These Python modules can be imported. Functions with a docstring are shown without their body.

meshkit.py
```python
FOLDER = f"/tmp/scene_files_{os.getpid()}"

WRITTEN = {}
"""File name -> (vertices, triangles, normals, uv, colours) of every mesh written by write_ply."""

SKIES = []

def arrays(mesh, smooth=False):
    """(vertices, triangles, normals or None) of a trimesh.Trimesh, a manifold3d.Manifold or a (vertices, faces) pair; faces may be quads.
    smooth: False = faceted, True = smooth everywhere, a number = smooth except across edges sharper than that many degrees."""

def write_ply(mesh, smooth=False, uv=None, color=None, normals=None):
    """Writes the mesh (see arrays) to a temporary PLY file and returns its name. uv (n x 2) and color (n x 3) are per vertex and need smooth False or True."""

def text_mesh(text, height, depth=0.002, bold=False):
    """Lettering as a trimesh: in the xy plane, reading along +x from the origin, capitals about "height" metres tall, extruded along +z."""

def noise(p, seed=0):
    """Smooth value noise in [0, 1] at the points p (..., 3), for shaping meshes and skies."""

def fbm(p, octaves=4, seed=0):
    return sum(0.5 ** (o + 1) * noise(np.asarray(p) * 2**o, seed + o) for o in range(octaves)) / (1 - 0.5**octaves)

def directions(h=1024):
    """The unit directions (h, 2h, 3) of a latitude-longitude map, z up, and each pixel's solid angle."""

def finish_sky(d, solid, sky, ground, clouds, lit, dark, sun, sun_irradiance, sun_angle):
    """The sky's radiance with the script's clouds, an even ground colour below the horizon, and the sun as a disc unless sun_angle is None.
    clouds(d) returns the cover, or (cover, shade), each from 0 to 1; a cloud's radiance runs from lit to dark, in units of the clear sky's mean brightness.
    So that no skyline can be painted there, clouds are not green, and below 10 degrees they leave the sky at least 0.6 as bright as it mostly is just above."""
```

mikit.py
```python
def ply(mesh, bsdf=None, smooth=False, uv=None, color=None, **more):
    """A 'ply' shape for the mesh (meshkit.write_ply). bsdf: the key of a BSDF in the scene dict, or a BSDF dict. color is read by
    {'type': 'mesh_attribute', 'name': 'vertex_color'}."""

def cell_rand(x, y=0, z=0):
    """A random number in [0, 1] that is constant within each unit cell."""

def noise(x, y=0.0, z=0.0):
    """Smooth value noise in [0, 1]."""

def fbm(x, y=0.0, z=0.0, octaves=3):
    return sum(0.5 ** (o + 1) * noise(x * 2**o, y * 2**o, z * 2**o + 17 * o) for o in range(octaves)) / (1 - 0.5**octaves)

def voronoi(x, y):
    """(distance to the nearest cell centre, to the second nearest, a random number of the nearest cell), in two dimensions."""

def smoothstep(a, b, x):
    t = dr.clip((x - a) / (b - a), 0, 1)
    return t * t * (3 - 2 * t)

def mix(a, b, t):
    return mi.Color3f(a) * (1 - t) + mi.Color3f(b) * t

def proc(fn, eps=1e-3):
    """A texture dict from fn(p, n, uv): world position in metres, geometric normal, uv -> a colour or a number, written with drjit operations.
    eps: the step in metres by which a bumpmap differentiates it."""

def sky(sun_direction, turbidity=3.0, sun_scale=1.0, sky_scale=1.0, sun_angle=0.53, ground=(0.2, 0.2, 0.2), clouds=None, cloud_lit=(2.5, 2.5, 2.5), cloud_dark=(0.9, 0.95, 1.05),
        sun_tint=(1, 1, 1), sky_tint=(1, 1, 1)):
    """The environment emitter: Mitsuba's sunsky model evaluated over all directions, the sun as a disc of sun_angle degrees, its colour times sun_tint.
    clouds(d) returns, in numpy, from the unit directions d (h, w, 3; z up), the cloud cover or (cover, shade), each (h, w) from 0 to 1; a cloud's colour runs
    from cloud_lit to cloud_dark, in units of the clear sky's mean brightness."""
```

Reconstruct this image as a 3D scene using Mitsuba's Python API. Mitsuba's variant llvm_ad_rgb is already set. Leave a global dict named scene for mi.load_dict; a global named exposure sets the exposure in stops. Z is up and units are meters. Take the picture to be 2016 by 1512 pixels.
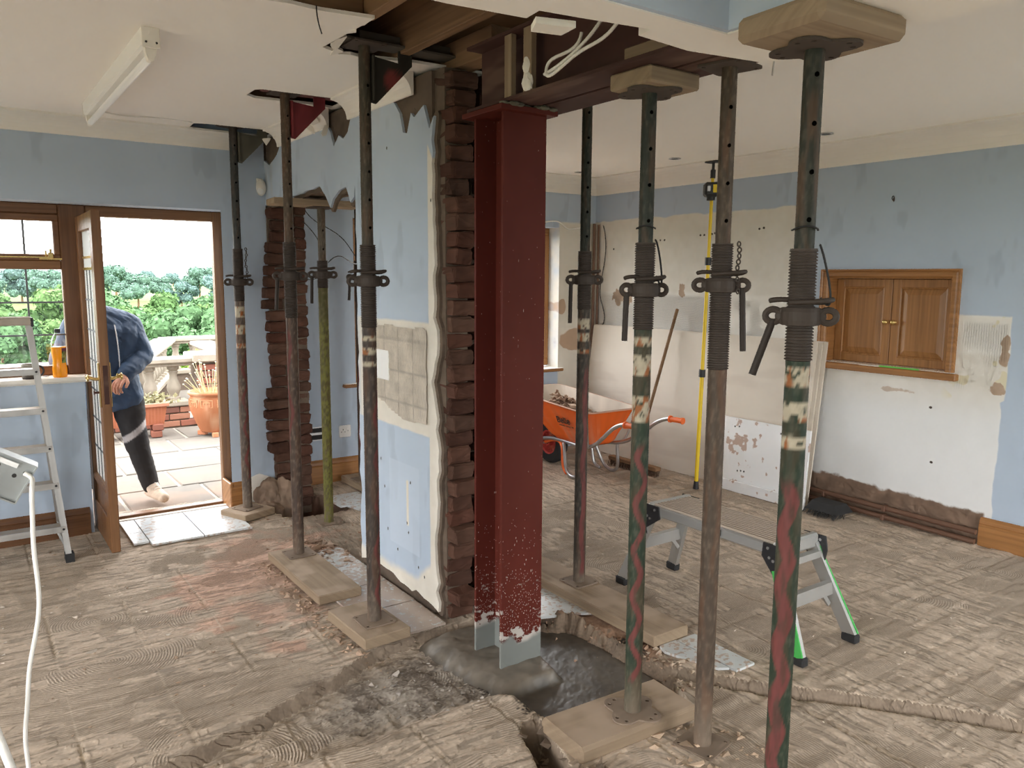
import math, random
import numpy as np, trimesh, drjit as dr, mitsuba as mi
import manifold3d as m3
from shapely.geometry import Polygon, box as sbox
from shapely.ops import unary_union
import meshkit, mikit
from mikit import proc, noise, fbm, voronoi, smoothstep, mix, cell_rand

T = mi.ScalarTransform4f
random.seed(7); RNG = np.random.default_rng(7)
scene, labels = {}, {}

# ------------------------------------------------------------------ camera, sky, exposure
PITCH, ROLL, YAW = math.radians(7.649), math.radians(0.345), math.radians(35.156)
_f = np.array([math.sin(YAW)*math.cos(PITCH), math.cos(YAW)*math.cos(PITCH), -math.sin(PITCH)])
_r = np.array([math.cos(YAW), -math.sin(YAW), 0.0]); _u = np.cross(_r, _f)
_up = -_r*math.sin(ROLL) + _u*math.cos(ROLL)
EYE = np.array([0, 0, 1.6])
scene['camera'] = {'type': 'perspective', 'fov': math.degrees(2*math.atan(1008/1554.7)), 'fov_axis': 'x', 'near_clip': 0.05, 'far_clip': 6000.0,
                   'to_world': T().look_at(origin=EYE.tolist(), target=(EYE+_f).tolist(), up=_up.tolist())}

def overcast(d):
    n = meshkit.fbm(d*np.array([2.2, 2.2, 5.0])+3.1, 4, 5)
    return np.full(d.shape[:2], 0.97), np.clip((n-0.45)*1.6, 0, 1)
scene['sky'] = mikit.sky((-0.55, -0.35, 0.75), turbidity=4.0, sun_scale=0.0, sky_scale=1.0, ground=(0.16, 0.17, 0.12), clouds=overcast,
                         cloud_lit=(2.3, 2.3, 2.3), cloud_dark=(1.5, 1.53, 1.58))
exposure = 5.35

# ------------------------------------------------------------------ helpers
def O(key, mesh, mat, smooth=False, uv=None, color=None, label=None, cat=None, group=None, kind=None, to_world=None):
    k, n = key, 0
    while k in scene:
        n += 1; k = f'{key}_{n:03d}'
    if isinstance(mesh, dict): scene[k] = dict(mesh)
    else:
        if isinstance(mesh, list): mesh = trimesh.util.concatenate(mesh)
        scene[k] = mikit.ply(mesh, mat, smooth=smooth, uv=uv, color=color)
    if to_world is not None: scene[k]['to_world'] = to_world
    if label or cat or group or kind: tag(k, label, cat, group, kind)
    return k
def tag(k, label=None, cat=None, group=None, kind=None):
    labels[k] = {a: b for a, b in (('label', label), ('category', cat), ('group', group), ('kind', kind)) if b}
_used = {}
def thing(name, label, cat, group=None):
    k = name if name not in _used else f'{name}_{_used[name]:03d}'
    _used[name] = _used.get(name, 0) + 1
    tag(k, label, cat, group); return k
def hull(p): return trimesh.convex.convex_hull(np.asarray(p, float))
def box(x0, x1, y0, y1, z0, z1, b=0.0):
    if b <= 0:
        m = trimesh.creation.box((x1-x0, y1-y0, z1-z0)); m.apply_translation(((x0+x1)/2, (y0+y1)/2, (z0+z1)/2)); return m
    b = min(b, (x1-x0)*.45, (y1-y0)*.45, (z1-z0)*.45); P = []
    for x, sx in ((x0, 1), (x1, -1)):
        for y, sy in ((y0, 1), (y1, -1)):
            for z, sz in ((z0, 1), (z1, -1)):
                P += [(x+sx*b, y, z), (x, y+sy*b, z), (x, y, z+sz*b)]
    # keep the face planes: corner triples are pushed onto two faces each
    Q = []
    for x, sx in ((x0, 1), (x1, -1)):
        for y, sy in ((y0, 1), (y1, -1)):
            for z, sz in ((z0, 1), (z1, -1)):
                Q += [(x, y+sy*b, z+sz*b), (x+sx*b, y, z+sz*b), (x+sx*b, y+sy*b, z)]
    return hull(Q)
def rough_box(x0, x1, y0, y1, z0, z1, amp, rng, b=0.006):
    m = box(x0, x1, y0, y1, z0, z1, b); v = m.vertices + rng.uniform(-amp, amp, m.vertices.shape)
    return hull(v)
def cyl(p0, p1, r, n=16, r1=None):
    p0, p1 = np.asarray(p0, float), np.asarray(p1, float)
    d = p1-p0; L = np.linalg.norm(d); m = frustum(r, r if r1 is None else r1, L, n)
    m.apply_transform(trimesh.geometry.align_vectors([0, 0, 1], d/L)); m.apply_translation(p0); return m
def frustum(r0, r1, h, n):
    return lathe([(0, 0), (r0, 0), (r1, h), (0, h)], n)
def lathe(prof, n=24, center=(0, 0, 0)):
    prof = np.asarray(prof, float); a = np.arange(n)*2*np.pi/n; k = len(prof)
    v = np.stack([prof[:, None, 0]*np.cos(a), prof[:, None, 0]*np.sin(a), np.repeat(prof[:, 1:2], n, 1)], -1).reshape(-1, 3)
    i, j = np.meshgrid(np.arange(k-1), np.arange(n), indexing='ij')
    q = np.stack([i*n+j, i*n+(j+1) % n, (i+1)*n+(j+1) % n, (i+1)*n+j], -1).reshape(-1, 4)
    m = trimesh.Trimesh(v+np.asarray(center), np.vstack([q[:, [0, 1, 2]], q[:, [0, 2, 3]]]), process=False)
    m.merge_vertices(); m.update_faces(m.nondegenerate_faces()); return m
def tube(pts, r, n=8, closed=False):
    p = np.asarray(pts, float); k = len(p)
    t = (np.roll(p, -1, 0)-np.roll(p, 1, 0)) if closed else np.gradient(p, axis=0)
    t /= np.linalg.norm(t, axis=1, keepdims=True)+1e-12
    a = np.cross(t[0], [0, 0, 1.0] if abs(t[0][2]) < .9 else [1.0, 0, 0]); a /= np.linalg.norm(a); A = []
    for i in range(k):
        a = a-t[i]*(a@t[i]); a /= np.linalg.norm(a)+1e-12; A.append(a)
    A = np.array(A); B = np.cross(t, A); an = np.arange(n)*2*np.pi/n; r = np.broadcast_to(r, (k,))
    v = p[:, None]+r[:, None, None]*(np.cos(an)[None, :, None]*A[:, None]+np.sin(an)[None, :, None]*B[:, None])
    v = v.reshape(-1, 3); kk = k if closed else k-1
    i, j = np.meshgrid(np.arange(kk), np.arange(n), indexing='ij'); i2 = (i+1) % k
    q = np.stack([i*n+j, i*n+(j+1) % n, i2*n+(j+1) % n, i2*n+j], -1).reshape(-1, 4); f = [q[:, [0, 1, 2]], q[:, [0, 2, 3]]]
    if not closed:
        v = np.vstack([v, p[0], p[-1]]); jj = np.arange(n)
        f += [np.stack([jj*0+k*n, (jj+1) % n, jj], 1), np.stack([jj*0+k*n+1, (k-1)*n+jj, (k-1)*n+(jj+1) % n], 1)]
    return trimesh.Trimesh(v, np.vstack(f), process=False)
def smooth_path(pts, n=40):
    from scipy.interpolate import CubicSpline
    p = np.asarray(pts, float); s = np.r_[0, np.cumsum(np.linalg.norm(np.diff(p, axis=0), axis=1))]
    return CubicSpline(s, p)(np.linspace(0, s[-1], n))
def torus(R, r, n=14, k=7, c=(0, 0, 0), ax=(0, 0, 1), stretch=1.0):
    a = np.arange(n)*2*np.pi/n; p = np.stack([R*np.cos(a), R*stretch*np.sin(a), a*0], 1); m = tube(p, r, k, True)
    m.apply_transform(trimesh.geometry.align_vectors([0, 0, 1], ax)); m.apply_translation(c); return m
def ext(poly, axis, a0, a1):
    """extrude a 2-D polygon along axis: 'x' takes (y,z), 'y' takes (x,z), 'z' takes (x,y)"""
    if not isinstance(poly, (Polygon,)) and not hasattr(poly, 'geoms'): poly = Polygon(poly)
    ms = [trimesh.creation.extrude_polygon(g, a1-a0, engine='earcut') for g in getattr(poly, 'geoms', [poly]) if g.area > 1e-8]
    m = trimesh.util.concatenate(ms); v = m.vertices.copy()
    if axis == 'z': w = np.c_[v[:, 0], v[:, 1], v[:, 2]+a0]
    elif axis == 'x': w = np.c_[v[:, 2]+a0, v[:, 0], v[:, 1]]
    else: w = np.c_[v[:, 0], v[:, 2]+a0, v[:, 1]]
    f = m.faces[:, ::-1] if axis == 'y' else m.faces
    return trimesh.Trimesh(w, f, process=False)
def xf(m, M):
    m = trimesh.util.concatenate(m) if isinstance(m, list) else m.copy(); m.apply_transform(M); return m
def rot(axis, deg, about=(0, 0, 0)): return trimesh.transformations.rotation_matrix(math.radians(deg), axis, about)
def tr(x, y, z): return trimesh.transformations.translation_matrix((x, y, z))
def unmerge(m):
    return trimesh.Trimesh(m.vertices[m.faces].reshape(-1, 3), np.arange(len(m.faces)*3).reshape(-1, 3), process=False)
def wood(key, mesh, mat, grain=None, **k):
    """wooden part: uv.x runs along the grain in metres"""
    if isinstance(mesh, list): mesh = trimesh.util.concatenate(mesh)
    m = unmerge(mesh); v = m.vertices
    L = int(np.argmax(np.ptp(v, axis=0))) if grain is None else 'xyz'.index(grain)
    o = [i for i in range(3) if i != L]; off = RNG.uniform(0, 9, 2)
    uv = np.c_[v[:, L]+off[0], v[:, o[0]]+v[:, o[1]]*1.3+off[1]]
    return O(key, m, mat, uv=uv, **k)
def vc(key, mesh, fn, mat='vc_matte', smooth=False, **k):
    """vertex-coloured part; fn(points) -> (n,3) or one colour"""
    if isinstance(mesh, list): mesh = trimesh.util.concatenate(mesh)
    if smooth is False: mesh = unmerge(mesh)
    v = np.asarray(mesh.vertices); c = fn(v) if callable(fn) else np.broadcast_to(np.asarray(fn, float), (len(v), 3))
    return O(key, mesh, mat, smooth=smooth, color=np.clip(c, 0, 1), **k)
def vcp(mesh, color):
    m = unmerge(mesh); return mikit.ply(m, 'vc_matte', color=np.broadcast_to(np.asarray(color, float), (len(m.vertices), 3)))
def S(r, g, b):
    """sRGB 0-255 -> linear"""
    return tuple(((c/255)/12.92 if c <= 10 else ((c/255+.055)/1.055)**2.4) for c in (r, g, b))
def grid(xs, ys, z):
    X, Y = np.meshgrid(xs, ys, indexing='ij'); ny = len(ys); v = np.stack([X, Y, z(X, Y)], -1).reshape(-1, 3)
    i, j = np.meshgrid(np.arange(len(xs)-1), np.arange(ny-1), indexing='ij')
    q = np.stack([i*ny+j, (i+1)*ny+j, (i+1)*ny+j+1, i*ny+j+1], -1).reshape(-1, 4)
    return trimesh.Trimesh(v, np.vstack([q[:, [0, 1, 2]], q[:, [0, 2, 3]]]), process=False)
def sst(a, b, x): t = np.clip((x-a)/(b-a), 0, 1); return t*t*(3-2*t)
def nz(x, y, s, seed=0, z=0.0): return meshkit.fbm(np.stack([np.asarray(x)*s, np.asarray(y)*s, np.broadcast_to(z, np.shape(x))*s], -1), 4, seed)

# ------------------------------------------------------------------ materials
def P(name, color, rough=.7, metal=0.0, **k):
    c = proc(color) if callable(color) else {'type': 'rgb', 'value': list(color)}
    b = {'type': 'principled', 'base_color': c, 'roughness': rough, 'metallic': metal, **k}
    scene[name] = {'type': 'twosided', 'bsdf': b}
def PB(name, color, bump, scale, rough=.8, eps=1e-3):
    c = proc(color) if callable(color) else {'type': 'rgb', 'value': list(color)}
    scene[name] = {'type': 'twosided', 'bsdf': {'type': 'bumpmap', 'arbitrary': proc(bump, eps), 'scale': scale, 'bsdf': {'type': 'principled', 'base_color': c, 'roughness': rough, 'specular': .3}}}
vca = {'type': 'mesh_attribute', 'name': 'vertex_color'}
for nm, r, mt, sp in (('vc_matte', .85, 0., .3), ('vc_paint', .55, 0., .22), ('vc_gloss', .22, 0., .5), ('vc_metal', .42, .7, .5)):
    scene[nm] = {'type': 'twosided', 'bsdf': {'type': 'principled', 'base_color': vca, 'roughness': r, 'metallic': mt, 'specular': sp}}
scene['leaf'] = {'type': 'twosided', 'bsdf': {'type': 'diffuse', 'reflectance': vca}}
P('white_plaster', (.74, .70, .63), .9)
P('white_paint', (.78, .76, .71), .6)
P('gloss_white', (.80, .80, .78), .25)
P('dark_void', (.035, .028, .022), .95)
P('brass', (.75, .55, .22), .3, 1.0)
P('alu', (.52, .52, .50), .5, .8)
P('steel_grey', (.55, .56, .57), .35, .9)
P('black_plastic', (.018, .018, .02), .45)
P('black_rubber', (.02, .02, .02), .8)
P('orange_plastic', (.80, .15, .028), .5)
P('yellow_paint', (.78, .55, .02), .4)
P('copper_dull', (.16, .085, .055), .5, .3)
P('lead', (.14, .15, .16), .5, .4)
P('stone', (.66, .58, .46), .9)
scene['pane_glass'] = {'type': 'thindielectric', 'int_ior': 1.5}
BLUE = (.40, .50, .64)
def blue_fn(p, n, uv):
    k = fbm(p.x*1.7, p.y*1.7, p.z*1.7, 4); s = smoothstep(.62, .72, fbm(p.x*9, p.y*9, p.z*3, 3))
    return mix((.385, .462, .555), (.465, .537, .628), k)*(1-.10*s)
P('blue_wall', blue_fn, .75)
def oak_fn(p, n, uv):
    g = fbm(uv.x*3.0, uv.y*70.0, 0, 3); w = noise(uv.x*.8, uv.y*14)
    return mix((.20, .085, .026), (.40, .19, .065), .25*w+.75*g)
P('oak', oak_fn, .38)
def oak_mid_fn(p, n, uv):
    g = fbm(uv.x*3.0, uv.y*70.0, 0, 3); w = noise(uv.x*.8, uv.y*14)
    return mix((.115, .050, .019), (.255, .120, .046), .25*w+.75*g)
P('oak_mid', oak_mid_fn, .42)
def oak_dark_fn(p, n, uv):
    g = fbm(uv.x*3.0, uv.y*70.0, 0, 3); w = noise(uv.x*.8, uv.y*14)
    return mix((.085, .034, .013), (.19, .085, .033), .25*w+.75*g)
P('oak_dark', oak_dark_fn, .42)
def timber_fn(p, n, uv):
    g = fbm(uv.x*2.2, uv.y*55.0, 3, 3); w = noise(uv.x*.9, uv.y*9); d = fbm(p.x*7, p.y*7, p.z*7, 3)
    c = mix((.18, .125, .077), (.34, .255, .17), .35*w+.65*g)
    top = smoothstep(.6, .9, n.z)
    return mix(c, (.37, .28, .205), top*smoothstep(.35, .6, d)*.75)
P('timber', timber_fn, .85)
def old_timber_fn(p, n, uv):
    g = fbm(uv.x*2.2, uv.y*55.0, 3, 3); w = fbm(uv.x*3, uv.y*9, 1, 3)
    return mix((.10, .055, .028), (.30, .18, .095), .4*w+.6*g)
P('old_timber', old_timber_fn, .9)
def oxide_fn(p, n, uv):
    k = fbm(p.x*6, p.y*6, p.z*2.5, 4)
    c = mix((.070, .013, .009), (.105, .021, .014), k)
    sp = voronoi((p.x+p.y*.8)*120, p.z*75+3*noise(p.x*40, p.y*40, p.z*20))
    dens = smoothstep(1.0, .06, p.z)
    dots = smoothstep(.10+.28*noise(p.x*200, p.y*200, p.z*200), .06, sp[0])*smoothstep(1-.7*dens*dens*dens, 1.02-.7*dens*dens*dens, sp[2]+.015)
    splash = smoothstep(.50, .62, fbm(p.x*30+p.y*30, p.z*42, 2, 4)+.50*smoothstep(.26, .04, p.z)-.24)*smoothstep(.5, .1, p.z)
    c = mix(c, (.45, .41, .37), dr.maximum(dots, splash))
    return mix(c, (.19, .20, .185), smoothstep(.115, .085, p.z+.06*(noise(p.x*25, p.y*25, p.z*9)-.5)))
P('red_oxide', oxide_fn, .6, specular=.15)
def old_steel_fn(p, n, uv):
    k = fbm(p.x*5, p.y*5, p.z*5, 4); s = smoothstep(.5, .72, fbm(p.x*13, p.y*3, p.z*13, 3))
    return mix(mix((.034, .013, .010), (.075, .030, .022), k), (.14, .085, .06), .6*s)
P('old_steel', old_steel_fn, .8)
# ================================================================== STRUCTURE
ZC = 2.52
XS, XR, YB, YF = 1.77, 5.03, 5.42, 5.78        # spine wall face, right wall face, door wall face, far wall face
def ell(p, q, a, b, ra, rb): return dr.sqrt(dr.square((p-a)/ra)+dr.square((q-b)/rb))

# ---- floor
def poly_y(x, pts):
    pts = np.array(pts); return np.interp(x, pts[:, 0], pts[:, 1])
FAR_EDGE = [(-3, 2.62), (0.2, 2.55), (0.42, 2.62), (0.7, 2.70), (1.14, 2.86), (1.34, 2.97), (1.5, 3.02), (1.78, 3.03), (2.0, 2.98)]
NEAR_EDGE = [(-3, 2.45), (0.2, 2.42), (0.55, 2.36), (0.88, 2.39), (1.09, 2.37), (1.36, 2.40), (1.56, 2.41), (1.75, 2.30)]
CRACK = [(2.15, 2.36), (2.305, 2.184), (2.534, 1.85), (2.779, 1.564), (3.1, 1.128), (3.6, 0.45)]
def floor_h(x, y):
    n1 = nz(x, y, 3.0, 1); n2 = nz(x, y, 14.0, 2); n3 = nz(x, y, 45.0, 3)
    h = 0.007*(n1-.5)+0.004*(n2-.5)+0.002*(n3-.5)
    # chipped adhesive: thin flakes stretched along X
    fl = nz(x*.35, y*2.2, 9.0, 4); h = h+0.0045*sst(.52, .60, fl)*(.4+.6*sst(.4, .6, n1)) - .003*sst(.42, .36, fl)
    # bed joints of the lifted tiles, a 0.33 m grid
    gx = np.abs((x-.245)/.328-np.round((x-.245)/.328))*.328; gy = np.abs((y-2.945)/.331-np.round((y-2.945)/.331))*.331
    jit = .006*(n2-.5)
    kx = sst(.35, .55, nz(x*.2, y, 2.5, 12)); ky = sst(.38, .6, nz(x, y*.2, 2.5, 13))
    h = h-.005*np.exp(-((gx+jit)/.005)**2)*kx-.005*np.exp(-((gy+jit)/.005)**2)*ky+.003*np.exp(-((gx-.012)/.007)**2)*kx
    # broken strip where a wall stood, along X in front of the column
    yf = poly_y(x, FAR_EDGE)+.03*(nz(x, y*0, 9, 6)-.5); yn = poly_y(x, NEAR_EDGE)+.05*(nz(x, y*0, 7, 7)-.5)
    left = sst(2.02, 1.9, x)
    t = sst(yf+.012, yf-.03, y)*sst(yn-.05, yn+.10, y)*left
    h = h-(.052+.018*(n2-.5)+.02*(nz(x, y, 28, 8)-.5))*t
    # lip of the near slab
    h = h+.012*np.exp(-((y-(yn-.03))/.03)**2)*left*sst(.5, .9, x)*(.5+n2)
    # the pit round the column
    pit = np.maximum(((x-1.98)/.31)**4+((y-2.42)/.42)**4, 0); lump = .22*(n2-.5)+.16*(n3-.5)
    pm = sst(1.45, .70, pit+lump*3)
    h = np.where(pm > 0, h*(1-pm)+pm*(-.075+.012*(n3-.5)), h)
    ring = np.exp(-((pit-1.35)/.35)**2)*sst(2.0, 2.2, x)
    h = h+ring*(.008+.07*(n2-.47)+.05*(n3-.5))
    # old wall line between pit and plank, rough earth
    soil = sst(1.98, 2.08, x)*sst(2.46, 2.36, x)*sst(2.15, 2.3, y)*sst(3.2, 2.9, y)*(1-pm)
    h = h+soil*(.03*(n2-.5)+.018*(n3-.5)-.008)
    # gap with rubble right of the near slab
    gap = sst(.055, .03, np.abs(x-(1.585+.35*(y-2.1))+.02*(n2-.5)))*sst(2.17, 2.07, y)*sst(-.5, 0., y)
    h = h-.10*gap
    # slab step running to the right
    c = np.array(CRACK); xc = np.interp(y, c[::-1, 1], c[::-1, 0])+.02*(nz(x*0, y, 9, 9)-.5)
    near = sst(xc+.006, xc-.022, x)*sst(2.40, 2.25, y)*sst(xc-1.15, xc-.35, x)*sst(1.95, 2.2, x)
    h = h-(.030+.008*(n2-.5))*near
    h = h-.02*np.exp(-((x-(xc-.02))/.018)**2)*sst(2.3, 2.15, y)*sst(.8, 1.4, y)*(.4+1.2*n1)*(x > 2.0)
    # hole beside the brick jamb
    hole = ((x-1.97)/.26)**2+((y-5.22)/.24)**2
    h = h-.22*sst(1.15, .8, hole+.8*(n2-.5))
    rub = np.exp(-(((x-1.62)/.16)**2+((y-4.25)/.35)**2)); h = h+rub*(.035*(n2-.42)+.02*(n3-.5))
    rub = sst(2.6, 1.9, x)*sst(1.85, 2.0, x)*sst(3.9, 4.1, y)*sst(5.4, 5.2, y); h = h+rub*(.015*(n2-.5)+.008*(n3-.5))
    return h
fx = np.unique(np.r_[-3.3, -2.5, -1.8, -1.1, np.arange(-.45, 3.7, .0095), np.arange(3.7, 5.1, .02)])
fy = np.unique(np.r_[-3.1, -2.2, -1.4, -.6, 0, .4, np.arange(.8, 4.3, .0095), np.arange(4.3, 5.62, .014), 5.72, 5.79])
def floor_pat(p):
    x, y = p.x, p.y
    wx, wy = x+.018*noise(x*6, y*6, 1)+.006*noise(x*23, y*23, 2), y+.018*noise(x*6, y*6, 3)+.006*noise(x*23, y*23, 4)
    right = smoothstep(1.75, 2.15, x+.2*noise(x*2, y*2, 8))
    v = voronoi(x*2.4+5, y*2.4); tilt = (v[2]-.5)*.7
    s = dr.select(v[2] > .80, v[0]/2.4, dr.lerp(wy+tilt*x, wx+tilt*y, right))
    rib = .5+.5*dr.sin(s*(2*math.pi/.0115))
    m = .55*noise(dr.lerp(x*3.2, x*5.5, right), dr.lerp(y*5.5, y*3.2, right), 5)+.45*noise(x*11, y*11, 6)
    on = smoothstep(.53, .58, m)
    u, t = dr.lerp(wx, wy, right), dr.lerp(wy, wx, right)
    n = .55*noise(u*8, t*58, 7)+.45*noise(u*21, t*120, 8); fl = smoothstep(.54, .60, n)*(1-.8*on); dip = smoothstep(.40, .33, n)*(1-on)
    l = .5*noise(x*24, y*24, 9)+.5*noise(x*61, y*61, 10); lump = smoothstep(.60, .68, l)
    return rib, on, fl, dip, lump
def floor_fn(p, n, uv):
    a = fbm(p.x*1.3, p.y*1.3, 0, 4); b = fbm(p.x*9, p.y*9, p.z*9, 4); c = fbm(p.x*4, p.y*26, 2, 3); d = noise(p.x*120, p.y*120, p.z*120)
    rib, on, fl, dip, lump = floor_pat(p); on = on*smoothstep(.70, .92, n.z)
    col = mix((.355, .28, .21), (.49, .40, .315), .45*a+.35*b+.2*c)
    col = mix(col, (.48, .31, .23), .85*smoothstep(.42, .6, (a+.38)*smoothstep(1.1, .15, ell(p.x, p.y, 1.4, 4.1, 1.3, 1.8)+.5*(b-.5))-.12))
    gx = dr.abs((p.x-.245)/.328-dr.round((p.x-.245)/.328)); gy = dr.abs((p.y-2.945)/.331-dr.round((p.y-2.945)/.331))
    col = mix(col, (.55, .46, .36), .5*smoothstep(.035, .015, dr.minimum(gx, gy)+.03*b)*smoothstep(.4, .6, a+.1))
    col = col*(1+.10*on)*(1-.34*on*(1-rib))*(1+.14*fl)*(1-.30*dip)*(1+.14*lump*(1-on))  # shadow lines between adhesive ribs put into the colour, with groove dirt
    grey = smoothstep(1.12, .55, ell(p.x, p.y, 1.50, 2.66, .62, .32)+.5*(b-.5)+.25*(c-.5))
    col = mix(col, mix((.13, .105, .085), (.34, .30, .255), smoothstep(.34, .68, b+.3*(d-.5))), .9*grey)
    soil = smoothstep(1.1, .7, ell(p.x, p.y, 2.24, 2.62, .24, .55)+.6*(b-.5))
    col = mix(col, mix((.20, .11, .065), (.36, .22, .145), b+.4*(d-.5)), .9*soil)
    wet = smoothstep(1.12, .92, ell(p.x, p.y, 1.98, 2.44, .33, .44)+.6*(b-.5)+.3*(d-.5))
    col = mix(col, mix((.02, .017, .014), (.085, .07, .055), b), wet)
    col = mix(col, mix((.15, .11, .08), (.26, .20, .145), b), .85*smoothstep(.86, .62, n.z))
    col = mix(col, (.12, .09, .065), smoothstep(.075, .045, dr.abs(p.x-(1.585+.35*(p.y-2.1))))*smoothstep(2.17, 2.07, p.y)*smoothstep(-.02, -.05, p.z))  # soil tone inside the gap, with its shade put into the colour
    jamb = smoothstep(1.3, .8, ell(p.x, p.y, 1.97, 5.22, .27, .26)+.3*(b-.5))
    col = mix(col, (.10, .045, .028), .9*jamb)
    return col*(.90+.2*d)
def floor_bump(p, n, uv):
    rib, on, fl, dip, lump = floor_pat(p); on = on*smoothstep(.70, .92, n.z); grit = noise(p.x*150, p.y*150)
    return .0032*rib*on+.0040*fl-.004*dip+.0030*lump+.0012*grit
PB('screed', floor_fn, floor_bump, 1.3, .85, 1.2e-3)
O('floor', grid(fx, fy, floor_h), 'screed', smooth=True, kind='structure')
labels['floor']['label'] = 'dusty screed floor with combed tile adhesive and lifted tile joints'

# ---- white tiles left on the floor
def tile(x0, x1, y0, y1, z=.008, t=.011, cut=None, mat='white_tile', dz=0):
    pl = sbox(x0+.003, y0+.003, x1-.003, y1-.003)
    if cut is not None: pl = pl.intersection(Polygon(cut))
    O('floor__tile', ext(pl, 'z', z, z+t+dz), mat)
def tile_fn(p, n, uv):
    k = fbm(p.x*5, p.y*5, 0, 4); d = smoothstep(.44, .58, fbm(p.x*60, p.y*60, 1, 3)+.32*smoothstep(4.6, 3.2, p.y)*smoothstep(2.2, 1.7, p.x)-.1)
    return mix(mix((.50, .53, .54), (.60, .62, .61), k), (.42, .30, .225), .75*d)
P('white_tile', tile_fn, .22)
for (x0, x1) in ((.86, 1.16), (1.16, 1.455)):
    for (y0, y1) in ((4.92, 5.21), (5.21, 5.50)): tile(x0, x1, y0, y1)
tile(.77, .86, 4.99, 5.21); tile(.77, .86, 5.21, 5.50)
for k in range(4):
    y0 = 3.02+.315*k
    cut = [(1.40, y0), (1.60, y0-.03), (1.76, y0-.02), (1.765, y0+.4), (1.40, y0+.4)] if k == 0 else [(1.60 if k == 3 else 1.44, y0-.1), (1.79, y0-.1), (1.76, y0+.4), (1.61 if k == 3 else 1.44, y0+.4)]
    tile(1.44, 1.77, y0, y0+.315, z=.003, cut=cut)
for k, (a, b) in enumerate(((2.70, 3.02), (3.02, 3.34), (3.34, 3.66), (3.66, 3.9))):
    tile(2.14, 2.43, a, b, z=.002, cut=[(2.14, 2.83), (2.33, 2.76), (2.43, 2.70), (2.43, 4), (2.14, 4)])
tile(2.39, 2.515, 1.97, 2.30, z=.0, cut=[(2.42, 2.31), (2.52, 2.31), (2.52, 1.99), (2.47, 2.02), (2.43, 2.12), (2.395, 2.25)])
tile(2.515, 2.635, 1.96, 2.295, z=.0)
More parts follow.
